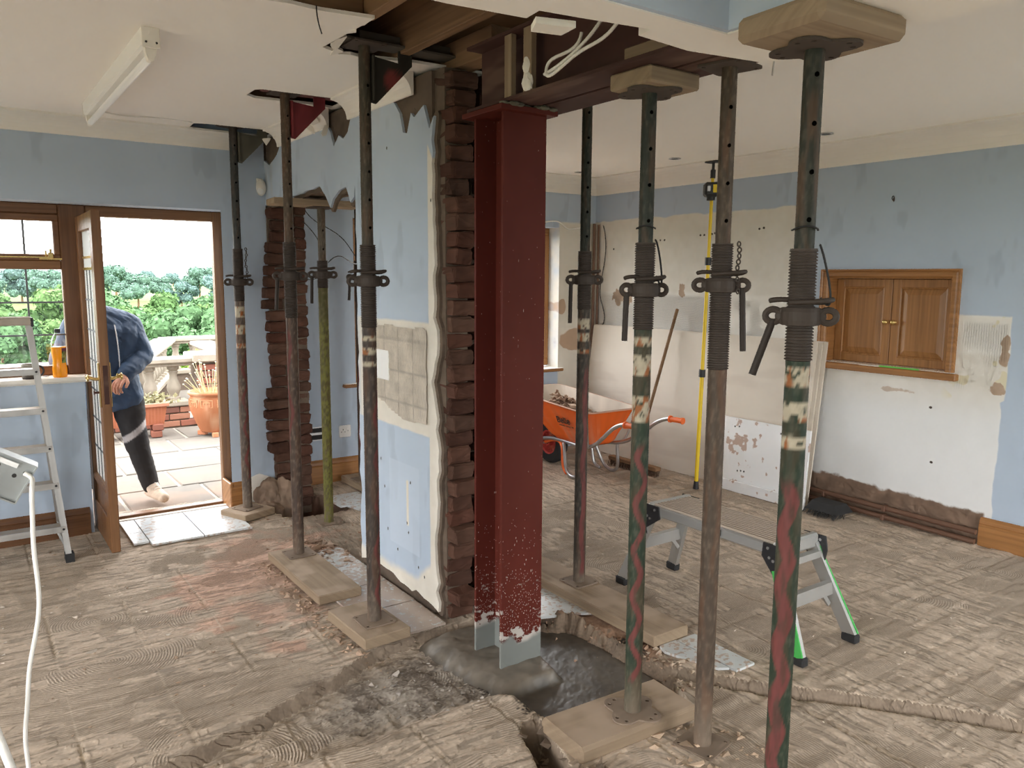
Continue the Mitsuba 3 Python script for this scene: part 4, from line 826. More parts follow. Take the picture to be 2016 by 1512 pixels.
# laser level pole
lp = thing('laser_pole', 'yellow telescopic pole with black clamps standing in front of the plasterboard', 'pole')
A, B = np.array((4.572, 4.024, .0)), np.array((4.597, 3.995, 2.45)); at = lambda z: A+(B-A)*z/2.45
O(lp+'__tube', [cyl(at(.055), at(.90), .0150, 16), cyl(at(.88), at(1.74), .0132, 16), cyl(at(1.72), at(2.35), .0115, 16)], 'yellow_paint', smooth=40)
O(lp+'__foot', [cyl(at(.0), at(.06), .022, 16, .018)], 'black_plastic', smooth=40)
for z in (.895, 1.73): O(lp+'__clamp', cyl(at(z-.028), at(z+.028), .024, 16), 'black_plastic', smooth=40)
O(lp+'__head', [cyl(at(2.33), at(2.39), .018, 14), cyl(at(2.39), at(2.44), .010, 12), box(B[0]-.035, B[0]+.035, B[1]-.055, B[1]+.055, 2.44, 2.452, .004)], 'black_plastic')
ll = thing('laser_level', 'black laser level with a yellow label clamped high on the yellow pole', 'laser level'); c = at(2.23)+np.array((-.062, -.045, 0)); yaw = rot([0, 0, 1], -38, c)
O(ll+'__body', xf([box(c[0]-.05, c[0]+.05, c[1]-.05, c[1]+.05, 2.19, 2.29, .014), cyl((c[0], c[1], 2.165), (c[0], c[1], 2.192), .03, 16)], yaw), 'black_plastic')
O(ll+'__label', xf(box(c[0]+.004, c[0]+.032, c[1]-.053, c[1]-.049, 2.215, 2.272), yaw), 'yellow_paint'); O(ll+'__window', xf(box(c[0]-.036, c[0]-.014, c[1]-.053, c[1]-.049, 2.225, 2.262), yaw), 'steel_grey')
O(ll+'__mount', xf(box(c[0]+.02, c[0]+.085, c[1]-.0, c[1]+.045, 2.20, 2.26, .006), yaw), 'black_plastic')
# sockets
so = thing('wall_socket', 'white electric socket low on the blue far wall, seen through the opening', 'socket'); O(so+'__plate', box(2.405, 2.503, 5.768, 5.78, .345, .440, .004), 'gloss_white')
O(so+'__pin_hole', [box(2.419, 2.426, 5.7672, 5.7690, .385, .391), box(2.449, 2.456, 5.7672, 5.7690, .385, .391), box(2.435, 2.440, 5.7672, 5.7690, .402, .412), box(2.474, 2.48, 5.7672, 5.769, .393, .398)], 'black_plastic'); O(so+'__switch', box(2.465, 2.485, 5.765, 5.769, .40, .424, .002), 'gloss_white')
sb = thing('back_box', 'empty metal socket box recessed in the blue far wall behind the mossy prop', 'socket box'); O(sb, [box(2.165, 2.285, 5.772, 5.781, .342, .350), box(2.165, 2.285, 5.772, 5.781, .441, .449), box(2.165, 2.173, 5.772, 5.781, .342, .449), box(2.277, 2.285, 5.772, 5.781, .342, .449)], 'steel_grey')
O(sb+'__inside', box(2.172, 2.278, 5.7785, 5.7805, .349, .442), 'black_rubber'); O(sb+'__rail', box(2.172, 2.278, 5.776, 5.779, .385, .405, .001), 'steel_grey')  # flat black plate stands in for the shaded depth of the box
for k, (x, y) in enumerate(((2.89, 3.06), (4.62, 4.40), (4.55, 5.45), (4.60, 3.09))):
    d = thing('downlight', ('recessed ceiling downlight nearest the beam end, above the long plank', 'recessed ceiling downlight between the pad prop and the laser pole', 'recessed ceiling downlight nearest the far wall', 'recessed ceiling downlight right of the nearest prop, near the coving')[k], 'downlight')
    m = lathe([(.030, 0), (.045, 0), (.047, .003), (.045, .006), (.030, .006), (.030, 0)], 24, (x, y, ZC-.006)); O(d+'__ring', m, 'steel_grey', smooth=40); O(d+'__lamp', cyl((x, y, ZC-.003), (x, y, ZC-.0005), .030, 20), 'black_plastic')
# ---- hop-up work platform
hp = thing('work_platform', 'folding aluminium work platform with green legs between the foreground props', 'work platform')
X0, X1, Y0, Y1, ZT = 2.795, 3.075, 1.99, 2.765, .485
O(hp+'__deck', [box(X0, X1, Y0, Y1, ZT-.062, ZT-.012, .006)]+[box(X0-.004, X1+.004, Y0-.004, Y0+.034, ZT-.066, ZT, .01), box(X0-.004, X1+.004, Y1-.034, Y1+.004, ZT-.066, ZT, .01)], 'alu')
for i in range(12): vc(hp+'__deck_rib', box(X0+.012+i*.0215, X0+.0235+i*.0215, Y0+.03, Y1-.03, ZT-.013, ZT-.003, .002), np.array((.44, .37, .30)))
def leg(key, a, b, w, t, mat):       # flat bar from a to b, wide along X
    a, b = np.array(a), np.array(b); u = (b-a)/np.linalg.norm(b-a); n = np.cross(u, [1, 0, 0]); n = np.array((0, 0, 1.0)) if np.linalg.norm(n) < .1 else n/np.linalg.norm(n); s = np.cross(n, u)
    O(key, hull([p+s*i*w/2+n*j*t/2 for p in (a, b) for i in (-1, 1) for j in (-1, 1)]), mat)
P('green_paint', (.06, .40, .08), .45)
for i, (yt, yb) in enumerate(((Y0+.02, 1.86), (Y1-.02, 2.93))):
    for j, (xt, xb) in enumerate(((X0+.015, 2.785), (X1-.015, 3.165))):
        leg(hp+'__leg', (xt, yt, ZT-.05), (xb, yb, .03), .024, .058, 'alu'); s = -1 if i == 0 else 1
        if i == 0: leg(hp+'__leg_face', (xt-.016 if j == 0 else xt+.010, yt-.002, ZT-.06), (xb-.016 if j == 0 else xb+.010, yb-.002, .035), .007, .061, 'green_paint')
        O(hp+'__foot', box(xb-.02, xb+.02, yb-.036, yb+.036, .002, .042, .006), 'black_rubber')
    xl, xr = 2.79+.012, 3.12; ym_ = (yt+yb)/2; leg(hp+'__rung', (xl, ym_, .245), (xr, ym_, .245), .03, .058, 'alu'); leg(hp+'__brace', (3.04, ym_, .235), (3.10, ym_+.0, .165), .02, .012, 'alu'); leg(hp+'__cross_bar', (X0+.02, yt-(.03 if i == 0 else -.03), ZT-.09), (X1-.01, yt-(.03 if i == 0 else -.03), ZT-.09), .03, .03, 'alu')
    for x in (X0-.008, X1+.002):
        pl = Polygon([(yt-.055, ZT-.01), (yt+.055, ZT-.01), (yt+.06, ZT-.07), (yt+(-.02 if i == 0 else .02), ZT-.165), (yt+(-.05 if i == 0 else .05), ZT-.15), (yt-.065, ZT-.07)]); O(hp+'__hinge_plate', ext(pl, 'x', x, x+.008), 'black_plastic')
        O(hp+'__rivet', [cyl((x-.003, yt+a, ZT-b), (x+.011, yt+a, ZT-b), .007, 8) for a, b in ((-.03, .03), (.03, .03), (0, .08), (.02, .07))], 'steel_grey')
O(hp+'__latch', box(X0-.008, X0, 2.30, 2.335, ZT-.05, ZT-.02, .002), 'black_plastic')
# ---- wheelbarrow
wb = thing('wheelbarrow', 'orange wheelbarrow full of rubble in the far corner of the right-hand room', 'wheelbarrow')
def rring(y0, y1, w0, w1, z0, z1, xc, n=10, r=.09):
    p = Polygon([(-w0/2, y0), (w0/2, y0), (w1/2, y1), (-w1/2, y1)]).buffer(-r).buffer(r, 8); L = p.exterior; q = np.array([L.interpolate(t, normalized=True).coords[0] for t in np.linspace(0, 1, 64, endpoint=False)])
    return np.c_[xc+q[:, 0], q[:, 1], z0+(z1-z0)*(q[:, 1]-y0)/(y1-y0)]
xc = 4.185
rings = [rring(4.68, 5.16, .30, .26, .275, .275, xc), rring(4.66, 5.22, .345, .30, .30, .31, xc), rring(4.555, 5.60, .54, .56, .56, .635, xc), rring(4.54, 5.62, .575, .595, .562, .637, xc), rring(4.54, 5.62, .575, .595, .572, .647, xc), rring(4.56, 5.595, .53, .55, .572, .647, xc), rring(4.665, 5.21, .335, .29, .31, .32, xc), rring(4.69, 5.15, .29, .25, .285, .285, xc)]
start = int(np.argmin(rings[0][:, 0]+rings[0][:, 1])) if False else 0
v = np.vstack(rings); n = 64; f = []
for s in range(len(rings)-1):
    for i in range(n): a, b = s*n+i, s*n+(i+1) % n; f += [(a, b, b+n), (a, b+n, a+n)]
v = np.vstack([v, rings[0].mean(0), rings[-1].mean(0)]); nv = len(v)
for i in range(n): f += [(nv-2, (i+1) % n, i), (nv-1, (len(rings)-1)*n+i, (len(rings)-1)*n+(i+1) % n)]
tray = trimesh.Trimesh(v, np.array(f), process=False); tray.fix_normals()
def tray_col(p):
    ins = 0*p[:, 0]; t = np.zeros(len(p)); idx = np.arange(len(p)); inner = ((idx >= 4*n) & (idx < 8*n)) | (idx == nv-1)
    k = nz(p[:, 0]*2+p[:, 1], p[:, 2], 9, 3); c = np.array((.78, .135, .022))*(.8+.4*k)[:, None]; c = c+(np.array((.55, .30, .20))-c)*(sst(.56, .70, k)*.5)[:, None]
    c[inner] = np.array((.50, .42, .34))*(.7+.6*k[inner])[:, None]; rim = (idx >= 3*n) & (idx < 5*n); c[rim] = np.array((.62, .36, .26)); return c
O(wb+'__tray', tray, 'vc_paint', smooth=True, color=np.clip(tray_col(tray.vertices), 0, 1))
txt = meshkit.text_mesh('Belle', .052, .0015, bold=True); txt2 = meshkit.text_mesh('www.belle-group.co.uk', .012, .0012)
def on_side(m, y, z):       # left side of the tray faces -X and leans out; reading runs towards -Y
    m = m.copy(); p0, p1 = np.array((xc-.17, 0, .30)), np.array((xc-.285, 0, .585)); up = (p1-p0)/np.linalg.norm(p1-p0); rt = np.array((0, -1.0, 0)); nn = np.cross(rt, up)
    M = np.eye(4); M[:3, 0], M[:3, 1], M[:3, 2] = rt, up, nn; base = p0+(p1-p0)*((z-.30)/.285); M[:3, 3] = base+np.array((0, y, 0))+nn*.006; m.apply_transform(M); return m
O(wb+'__lettering', [on_side(txt, 4.965, .445), on_side(txt2, 4.955, .418)], 'black_plastic')
def pp(pts, r=.0155, n=60): return tube(smooth_path(pts, n), r, 12)
for s, k in ((-1, 0), (1, 1)):
    x = xc+s*.11
    O(wb+'__frame_tube', pp([(xc+s*.09, 5.44, .19), (xc+s*.10, 5.30, .235), (xc+s*.13, 4.95, .262), (xc+s*.17, 4.62, .29), (xc+s*.215, 4.40, .42), (xc+s*.225, 4.28, .505), (xc+s*.23, 4.20, .535), (xc+s*.235, 4.06, .54)]), 'steel_grey', smooth=True)
    O(wb+'__grip', [cyl((xc+s*.234, 4.17, .538), (xc+s*.2352, 4.045, .541), .021, 14), cyl((xc+s*.2335, 4.172, .538), (xc+s*.2337, 4.162, .538), .028, 14), cyl((xc+s*.235, 4.05, .541), (xc+s*.2354, 4.04, .541), .026, 14)], 'orange_plastic', smooth=40)
    O(wb+'__leg', pp([(xc+s*.155, 4.98, .255), (xc+s*.18, 4.93, .16), (xc+s*.205, 4.86, .04), (xc+s*.21, 4.80, .016), (xc+s*.21, 4.74, .03), (xc+s*.20, 4.705, .12), (xc+s*.19, 4.69, .28)], .0135), 'steel_grey', smooth=True)
    O(wb+'__fork', pp([(xc+s*.075, 5.33, .195), (xc+s*.085, 5.20, .235), (xc+s*.12, 5.06, .235), (xc+s*.15, 5.0, .20), (xc+s*.165, 4.97, .08), (xc+s*.18, 4.90, .02)], .0135), 'orange_plastic' if s < 0 else 'steel_grey', smooth=True)
    O(wb+'__rim_stay', pp([(xc+s*.19, 4.63, .285), (xc+s*.225, 4.60, .40), (xc+s*.255, 4.575, .55)], .009, 20), 'steel_grey', smooth=True)
wheel = np.array((xc, 5.335, .187)); ax = rot([0, 1, 0], 90)
m = lathe([(.105, -.04), (.13, -.052), (.165, -.048), (.183, -.025), (.187, 0), (.183, .025), (.165, .048), (.13, .052), (.105, .04), (.105, -.04)], 36); m.apply_transform(ax); m.apply_translation(wheel); O(wb+'__tyre', m, 'black_rubber', smooth=40)
hub = [xf(lathe([(.018, -.05), (.03, -.05), (.03, .05), (.018, .05), (.018, -.05)], 20), ax), xf(lathe([(.092, -.035), (.106, -.042), (.106, .042), (.092, .035), (.092, -.035)], 36), ax)]
for i in range(14): a = i*2*np.pi/14; hub.append(cyl((0, .026*math.cos(a), .026*math.sin(a)), (0, .096*math.cos(a+.25), .096*math.sin(a+.25)), .006, 6))
vc(wb+'__wheel_rim', [xf(h, tr(*wheel)) for h in hub], (.45, .06, .05), 'vc_paint')
O(wb+'__axle', cyl((xc-.09, 5.335, .187), (xc+.09, 5.335, .187), .009, 10), 'steel_grey')
# rubble heap
rng = np.random.default_rng(77); heap = []
for i in range(520):
    u, w = rng.uniform(-1, 1), rng.uniform(0, 1); y = 4.68+.68*w; x = xc+u*(.155+.035*w); top = .43+.14*w-.06*u*u+.035*math.sin(7*w+3*u)+.02*rng.normal()
    s = rng.uniform(.010, .032)*(1.5 if rng.random() < .1 else 1); m = hull(rng.normal(0, 1, (9, 3))*np.array((s, s*rng.uniform(.5, 1.6), s*.6))*.6); m.apply_translation((x, y, top)); heap.append(m)
base = grid(np.linspace(xc-.20, xc+.20, 20), np.linspace(4.66, 5.36, 30), lambda X, Y: .425+.12*(Y-4.66)/.7-.02*((X-xc)/.2)**2)
heap.append(base); mesh = unmerge(trimesh.util.concatenate(heap)); cid = np.repeat(rng.uniform(0, 1, len(heap)), [len(h.faces)*3 for h in heap])
cc = np.array((.20, .11, .07))[None]*(1-cid)[:, None]+np.array((.46, .34, .25))[None]*cid[:, None]
O('rubble', mesh, 'vc_matte', color=cc, label='heap of brick and mortar rubble inside the orange wheelbarrow', cat='rubble', kind='stuff')
# ================================================================== LEFT-HAND ROOM
ld = thing('step_ladder', 'aluminium step ladder with dusty treads standing by the window at the left', 'step ladder')
def bar(a, b, w, t, side=(1, 0, 0)):
    a, b = np.array(a, float), np.array(b, float); u = (b-a)/np.linalg.norm(b-a); s = np.array(side, float); s -= u*(s@u); s /= np.linalg.norm(s); n = np.cross(u, s)
    return hull([p+s*i*w/2+n*j*t/2 for p in (a, b) for i in (-1, 1) for j in (-1, 1)])
def alu_col(p): k = nz(p[:, 0]+p[:, 1], p[:, 2], 22, 3); return np.array((.50, .49, .465))*(.62+.6*k)[:, None]
def fine(m, n=3):
    m = trimesh.util.concatenate(m) if isinstance(m, list) else m; m = unmerge(m)
    for _ in range(n): m = m.subdivide()
    return m
fr, tr_ = lambda s: (.170+s*.270, 4.945, 0.0), lambda s: (.170+s*.167, 5.13, 1.345)
for s in (1, -1):
    a, b = np.array(fr(s)), np.array(tr_(s)); vc(ld+'__stile', fine([bar(a+(b-a)*.028, b, .010, .058), bar(a+(b-a)*.028+np.array((-s*.012, -.026, 0)), b+np.array((-s*.012, -.026, 0)), .026, .006), bar(a+(b-a)*.028+np.array((-s*.012, .026, 0)), b+np.array((-s*.012, .026, 0)), .026, .006)], 2), alu_col, 'vc_metal')
    O(ld+'__foot', hull([a+np.array((i*.022-s*.008, j*.036, k)) for i in (-1, 1) for j in (-1, 1) for k in (.001, .048)]), 'black_rubber')
    c, d = np.array((.170+s*.262, 5.375, .01)), np.array((.170+s*.165, 5.19, 1.33)); vc(ld+'__rear_leg', fine(bar(c, d, .022, .030), 2), alu_col, 'vc_metal')
for z in (.205, .45, .657, .868, 1.085):
    t = z/1.345; a, b = np.array(fr(1)), np.array(tr_(1)); x = .270+(.167-.270)*t; y = 4.945+.185*t
    vc(ld+'__tread', fine([box(.17-x, .17+x, y-.032, y+.055, z-.006, z, .001), box(.17-x, .17+x, y-.034, y-.028, z-.034, z, .001), box(.17-x, .17+x, y+.05, y+.056, z-.03, z, .001)], 3),
       lambda p, z=z: (lambda c, k: c+(np.array((.36, .28, .20))-c)*(sst(z-.004, z-.001, p[:, 2])*sst(y-.030, y-.02, p[:, 1])*(.6+.4*k))[:, None])(alu_col(p), nz(p[:, 0], p[:, 1], 20, 4)), 'vc_metal')
    O(ld+'__rivet', [cyl((.17+s*(x-.012), y-.038, z-.016), (.17+s*(x-.012), y-.03, z-.016), .006, 10) for s in (1, -1)], 'black_rubber')
vc(ld+'__top_cap', fine(box(-.03, .345, 5.085, 5.245, 1.325, 1.368, .006), 3), lambda p: np.array((.40, .35, .29))*(.7+.6*nz(p[:, 0], p[:, 1], 16, 5))[:, None])
O(ld+'__cap_end', box(.338, .351, 5.08, 5.25, 1.318, 1.366, .003), 'black_plastic')
O(ld+'__brace', [bar((.425, 4.97, .18), (.39, 5.05, .20), .004, .02), bar((.41, 4.975, .10), (.375, 4.98, .195), .012, .02)], 'alu')
# mug and bottle on the sill
mg = thing('mug', 'dark mug with pale lettering standing on the window ledge', 'mug'); c = (.338, 5.475, .987)
m = lathe([(0, 0), (.036, 0), (.040, .004), (.041, .085), (.0395, .088), (.037, .085), (.036, .010), (0, .008)], 32, c)
vc(mg+'__cup', m, lambda p: np.where((p[:, 2] > c[2]+.079)[:, None], np.array((.30, .27, .22)), np.array((.030, .020, .016))*(.6+2.2*sst(.5, .7, nz(p[:, 0]*2, p[:, 2], 60, 2)))[:, None]), 'vc_gloss', smooth=True)
O(mg+'__handle', tube(smooth_path([(c[0]+.038, c[1]-.01, c[2]+.072), (c[0]+.062, c[1]-.012, c[2]+.070), (c[0]+.073, c[1]-.013, c[2]+.045), (c[0]+.06, c[1]-.012, c[2]+.020), (c[0]+.038, c[1]-.01, c[2]+.018)], 24), .0055, 8), 'black_plastic', smooth=True)
txt = meshkit.text_mesh('party', .020, .001, bold=True); v = txt.vertices.copy(); th = (v[:, 0]-.028)/.0415-math.pi/2+.02; rr = .0412+v[:, 2]
O(mg+'__lettering', trimesh.Trimesh(np.c_[c[0]+rr*np.cos(th), c[1]+rr*np.sin(th), c[2]+.038+v[:, 1]], txt.faces, process=False), 'white_plaster')
vc(mg+'__spoon', [blob((c[0]+.085, c[1]+.02, .995), (.017, .011, .004), 3, .05, 2)], (.25, .26, .27), 'vc_gloss', smooth=True)
bt = thing('drink_bottle', 'clear plastic bottle half full of orange squash on the window ledge', 'bottle'); c = (.497, 5.475, .987)
P('orange_drink', (.95, .33, .008), .15); scene['clear_plastic'] = {'type': 'thindielectric', 'int_ior': 1.35}
body = [(0, .0), (.034, .0), (.039, .006), (.040, .05), (.037, .075), (.0345, .10), (.037, .125), (.0405, .15), (.0405, .185)]
O(bt+'__drink', lathe(body+[(0, .185)], 32, c), 'orange_drink', smooth=40)
O(bt+'__shell', lathe([(.0408, .183), (.0408, .20), (.036, .225), (.024, .252), (.0145, .266), (.0135, .275)], 32, c), 'clear_plastic', smooth=True)
O(bt+'__cap', lathe([(0, .268), (.0155, .268), (.0155, .290), (.014, .292), (0, .292)], 24, c), 'black_plastic', smooth=40)
a0 = -2.0; th = np.linspace(a0+.75, a0+2.6, 14); lv = np.array([(c[0]+.0415*math.cos(t), c[1]+.0415*math.sin(t), c[2]+z) for z in np.linspace(.088, .178, 8) for t in th]); rad = np.interp(np.repeat(np.linspace(.088, .178, 8), 14), [b[1] for b in body[1:]], [b[0] for b in body[1:]])+.0008
tt = np.tile(th, 8); lv[:, 0], lv[:, 1] = c[0]+rad*np.cos(tt), c[1]+rad*np.sin(tt); i, j = np.meshgrid(range(7), range(13), indexing='ij'); q = np.stack([i*14+j, i*14+j+1, (i+1)*14+j+1, (i+1)*14+j], -1).reshape(-1, 4)
vc(bt+'__label', trimesh.Trimesh(lv, np.vstack([q[:, [0, 1, 2]], q[:, [0, 2, 3]]]), process=False), lambda p: np.where((p[:, 2] > c[2]+.165)[:, None], np.array((.12, .03, .05)), np.array((.10, .13, .035))*(.5+1.6*sst(.45, .6, nz(p[:, 0], p[:, 2], 90, 3)))[:, None]+np.array((.1, .03, .02))*sst(.55, .65, nz(p[:, 0], p[:, 2], 70, 8))[:, None]), smooth=True)
# fluorescent batten on the ceiling
fl = thing('fluorescent_light', 'unlit white fluorescent batten light fixed to the left ceiling', 'ceiling light')
O(fl+'__body', ext([(.643, ZC), (.703, ZC), (.700, 2.462), (.690, 2.452), (.656, 2.452), (.646, 2.462)], 'y', 3.32, 4.95), 'white_paint')
O(fl+'__tube', [cyl((.673, 3.36, 2.418), (.673, 4.91, 2.418), .0155, 20)], 'gloss_white', smooth=40)
for y0, y1 in ((3.312, 3.322), (4.948, 4.957)): O(fl+'__end_cap', box(.641, .705, y0, y1, 2.446, ZC, .002), 'white_plaster')
for y0, y1 in ((3.325, 3.362), (4.908, 4.945)): O(fl+'__lamp_holder', ext(Polygon([(.652, 2.453), (.694, 2.453), (.690, 2.425), (.683, 2.404), (.673, 2.400), (.663, 2.404), (.656, 2.425)]), 'y', y0, y1), 'white_plaster')
O(fl+'__screw', [cyl((x, 3.309, 2.465), (x, 3.314, 2.465), .004, 8) for x in (.655, .692)], 'black_rubber')
O('light_cable', tube(smooth_path([(.673, 4.955, 2.475), (.672, 4.99, 2.47), (.672, 5.02, 2.49), (.69, 5.06, 2.514), (.78, 5.12, 2.515), (1.0, 5.13, 2.515), (1.25, 5.14, 2.516)], 40), .0045, 8), 'white_paint', smooth=True, label='thin white cable running from the batten light along the ceiling', cat='cable')
se = thing('wall_sensor', 'white rounded alarm sensor in the corner above the brick jamb', 'sensor')
m = trimesh.creation.icosphere(3); m.vertices = m.vertices*np.array((.032, .035, .055))+np.array((1.738, 5.40, 2.19)); O(se+'__cover', m, 'white_plaster', smooth=True)
O(se+'__lens', blob((1.728, 5.378, 2.165), (.02, .014, .024), 4, .0, 2), 'gloss_white', smooth=True); O(se+'__bracket', box(1.712, 1.755, 5.408, 5.42, 2.175, 2.25, .004), 'white_plaster')
# loose wires in the opening
for k, (pts, l) in enumerate((([(2.02, 5.40, 2.10), (2.10, 5.42, 2.0), (2.25, 5.45, 1.93), (2.36, 5.48, 1.86), (2.44, 5.49, 1.76), (2.47, 5.46, 1.70)], 'black wire slanting from the lintel down to the red-streaked prop'),
                              ([(2.0, 5.36, 1.98), (2.08, 5.36, 1.90), (2.15, 5.36, 1.75), (2.13, 5.36, 1.62), (2.05, 5.36, 1.58), (2.0, 5.37, 1.60)], 'black wire hanging in a loop beside the brick jamb'),
                              ([(1.95, 4.79, 1.69), (2.0, 4.80, 1.725), (2.12, 4.9, 1.715), (2.28, 5.1, 1.69), (2.44, 5.44, 1.66), (2.45, 5.46, 1.60)], 'black wire strung from the mossy prop to the red-streaked prop'))):
    O(thing('loose_wire', l, 'wire'), tube(smooth_path(pts, 40), .0028, 6), 'black_plastic', smooth=True)
# work light on its stand at the left edge
wl = thing('work_light', 'grey metal work light on a white stand at the left edge, trailing white cable', 'work light')
cW = np.array((.055, 2.69, 1.035)); fw, rt = np.array((.09, .996, 0)), np.array((.996, -.09, 0)); upv = np.array((0, 0, 1.0)); ca, sa = math.cos(math.radians(-31)), math.sin(math.radians(-31)); ea, eb = rt*ca+upv*sa, -rt*sa+upv*ca
def obx(a0, a1, b0, b1, d0, d1): return hull([cW+ea*a+eb*b+fw*d for a in (a0, a1) for b in (b0, b1) for d in (d0, d1)])
mt = [obx(-.16, .095, -.06, .06, .0, .004)]+[obx(-.16, .095, s*.060-.002, s*.060+.002, -.012, .055) for s in (-1, 1)]+[obx(s-.002, s+.002, -.06, .06, -.012, .055) for s in (-.16, .095)]
vc(wl+'__housing', fine(mt, 2), lambda p: np.array((.40, .42, .41))*(.6+.7*nz(p[:, 0], p[:, 2], 18, 3))[:, None], 'vc_metal')
O(wl+'__strip', obx(-.10, .05, .036, .050, -.012, .0), 'gloss_white')
for a, b, r in ((-.01, .0, .010), (.055, .012, .006), (.005, .026, .005), (-.05, .008, .004), (-.02, -.045, .008), (-.05, -.045, .005), (.075, .03, .004)): O(wl+'__hole', cyl(cW+ea*a+eb*b-fw*.0012, cW+ea*a+eb*b-fw*.0002, r, 14), 'black_rubber')  # black discs on the housing stand in for the dark of holes
O(wl+'__cable', tube(smooth_path([cW+ea*.075+eb*.03-fw*.01, cW+ea*.092+eb*.03-fw*.022, (.147, 2.612, 1.0), (.142, 2.61, .92), (.139, 2.61, .80), (.142, 2.608, .656), (.125, 2.63, .53), (.108, 2.65, .44), (.094, 2.68, .30), (.084, 2.72, .15), (.078, 2.75, .03), (.06, 2.78, .012), (-.05, 2.8, .012), (-.25, 2.75, .012)], 90), .0066, 10), 'white_paint', smooth=True)
O(wl+'__pole', [cyl((-.075, 2.70, .55), (-.075, 2.70, 1.40), .013, 14), cyl((-.075, 2.70, .30), (-.075, 2.70, .95), .017, 14), cyl((-.10, 2.715, 1.04), (-.05, 2.70, 1.04), .012, 10)], 'white_paint', smooth=40)
for k, (x, y) in enumerate(((.085, 2.50), (-.30, 2.52), (-.07, 3.02))): O(wl+'__leg', cyl((-.075, 2.70, .62), (x, y, .012), .0125, 12), 'white_paint', smooth=40)

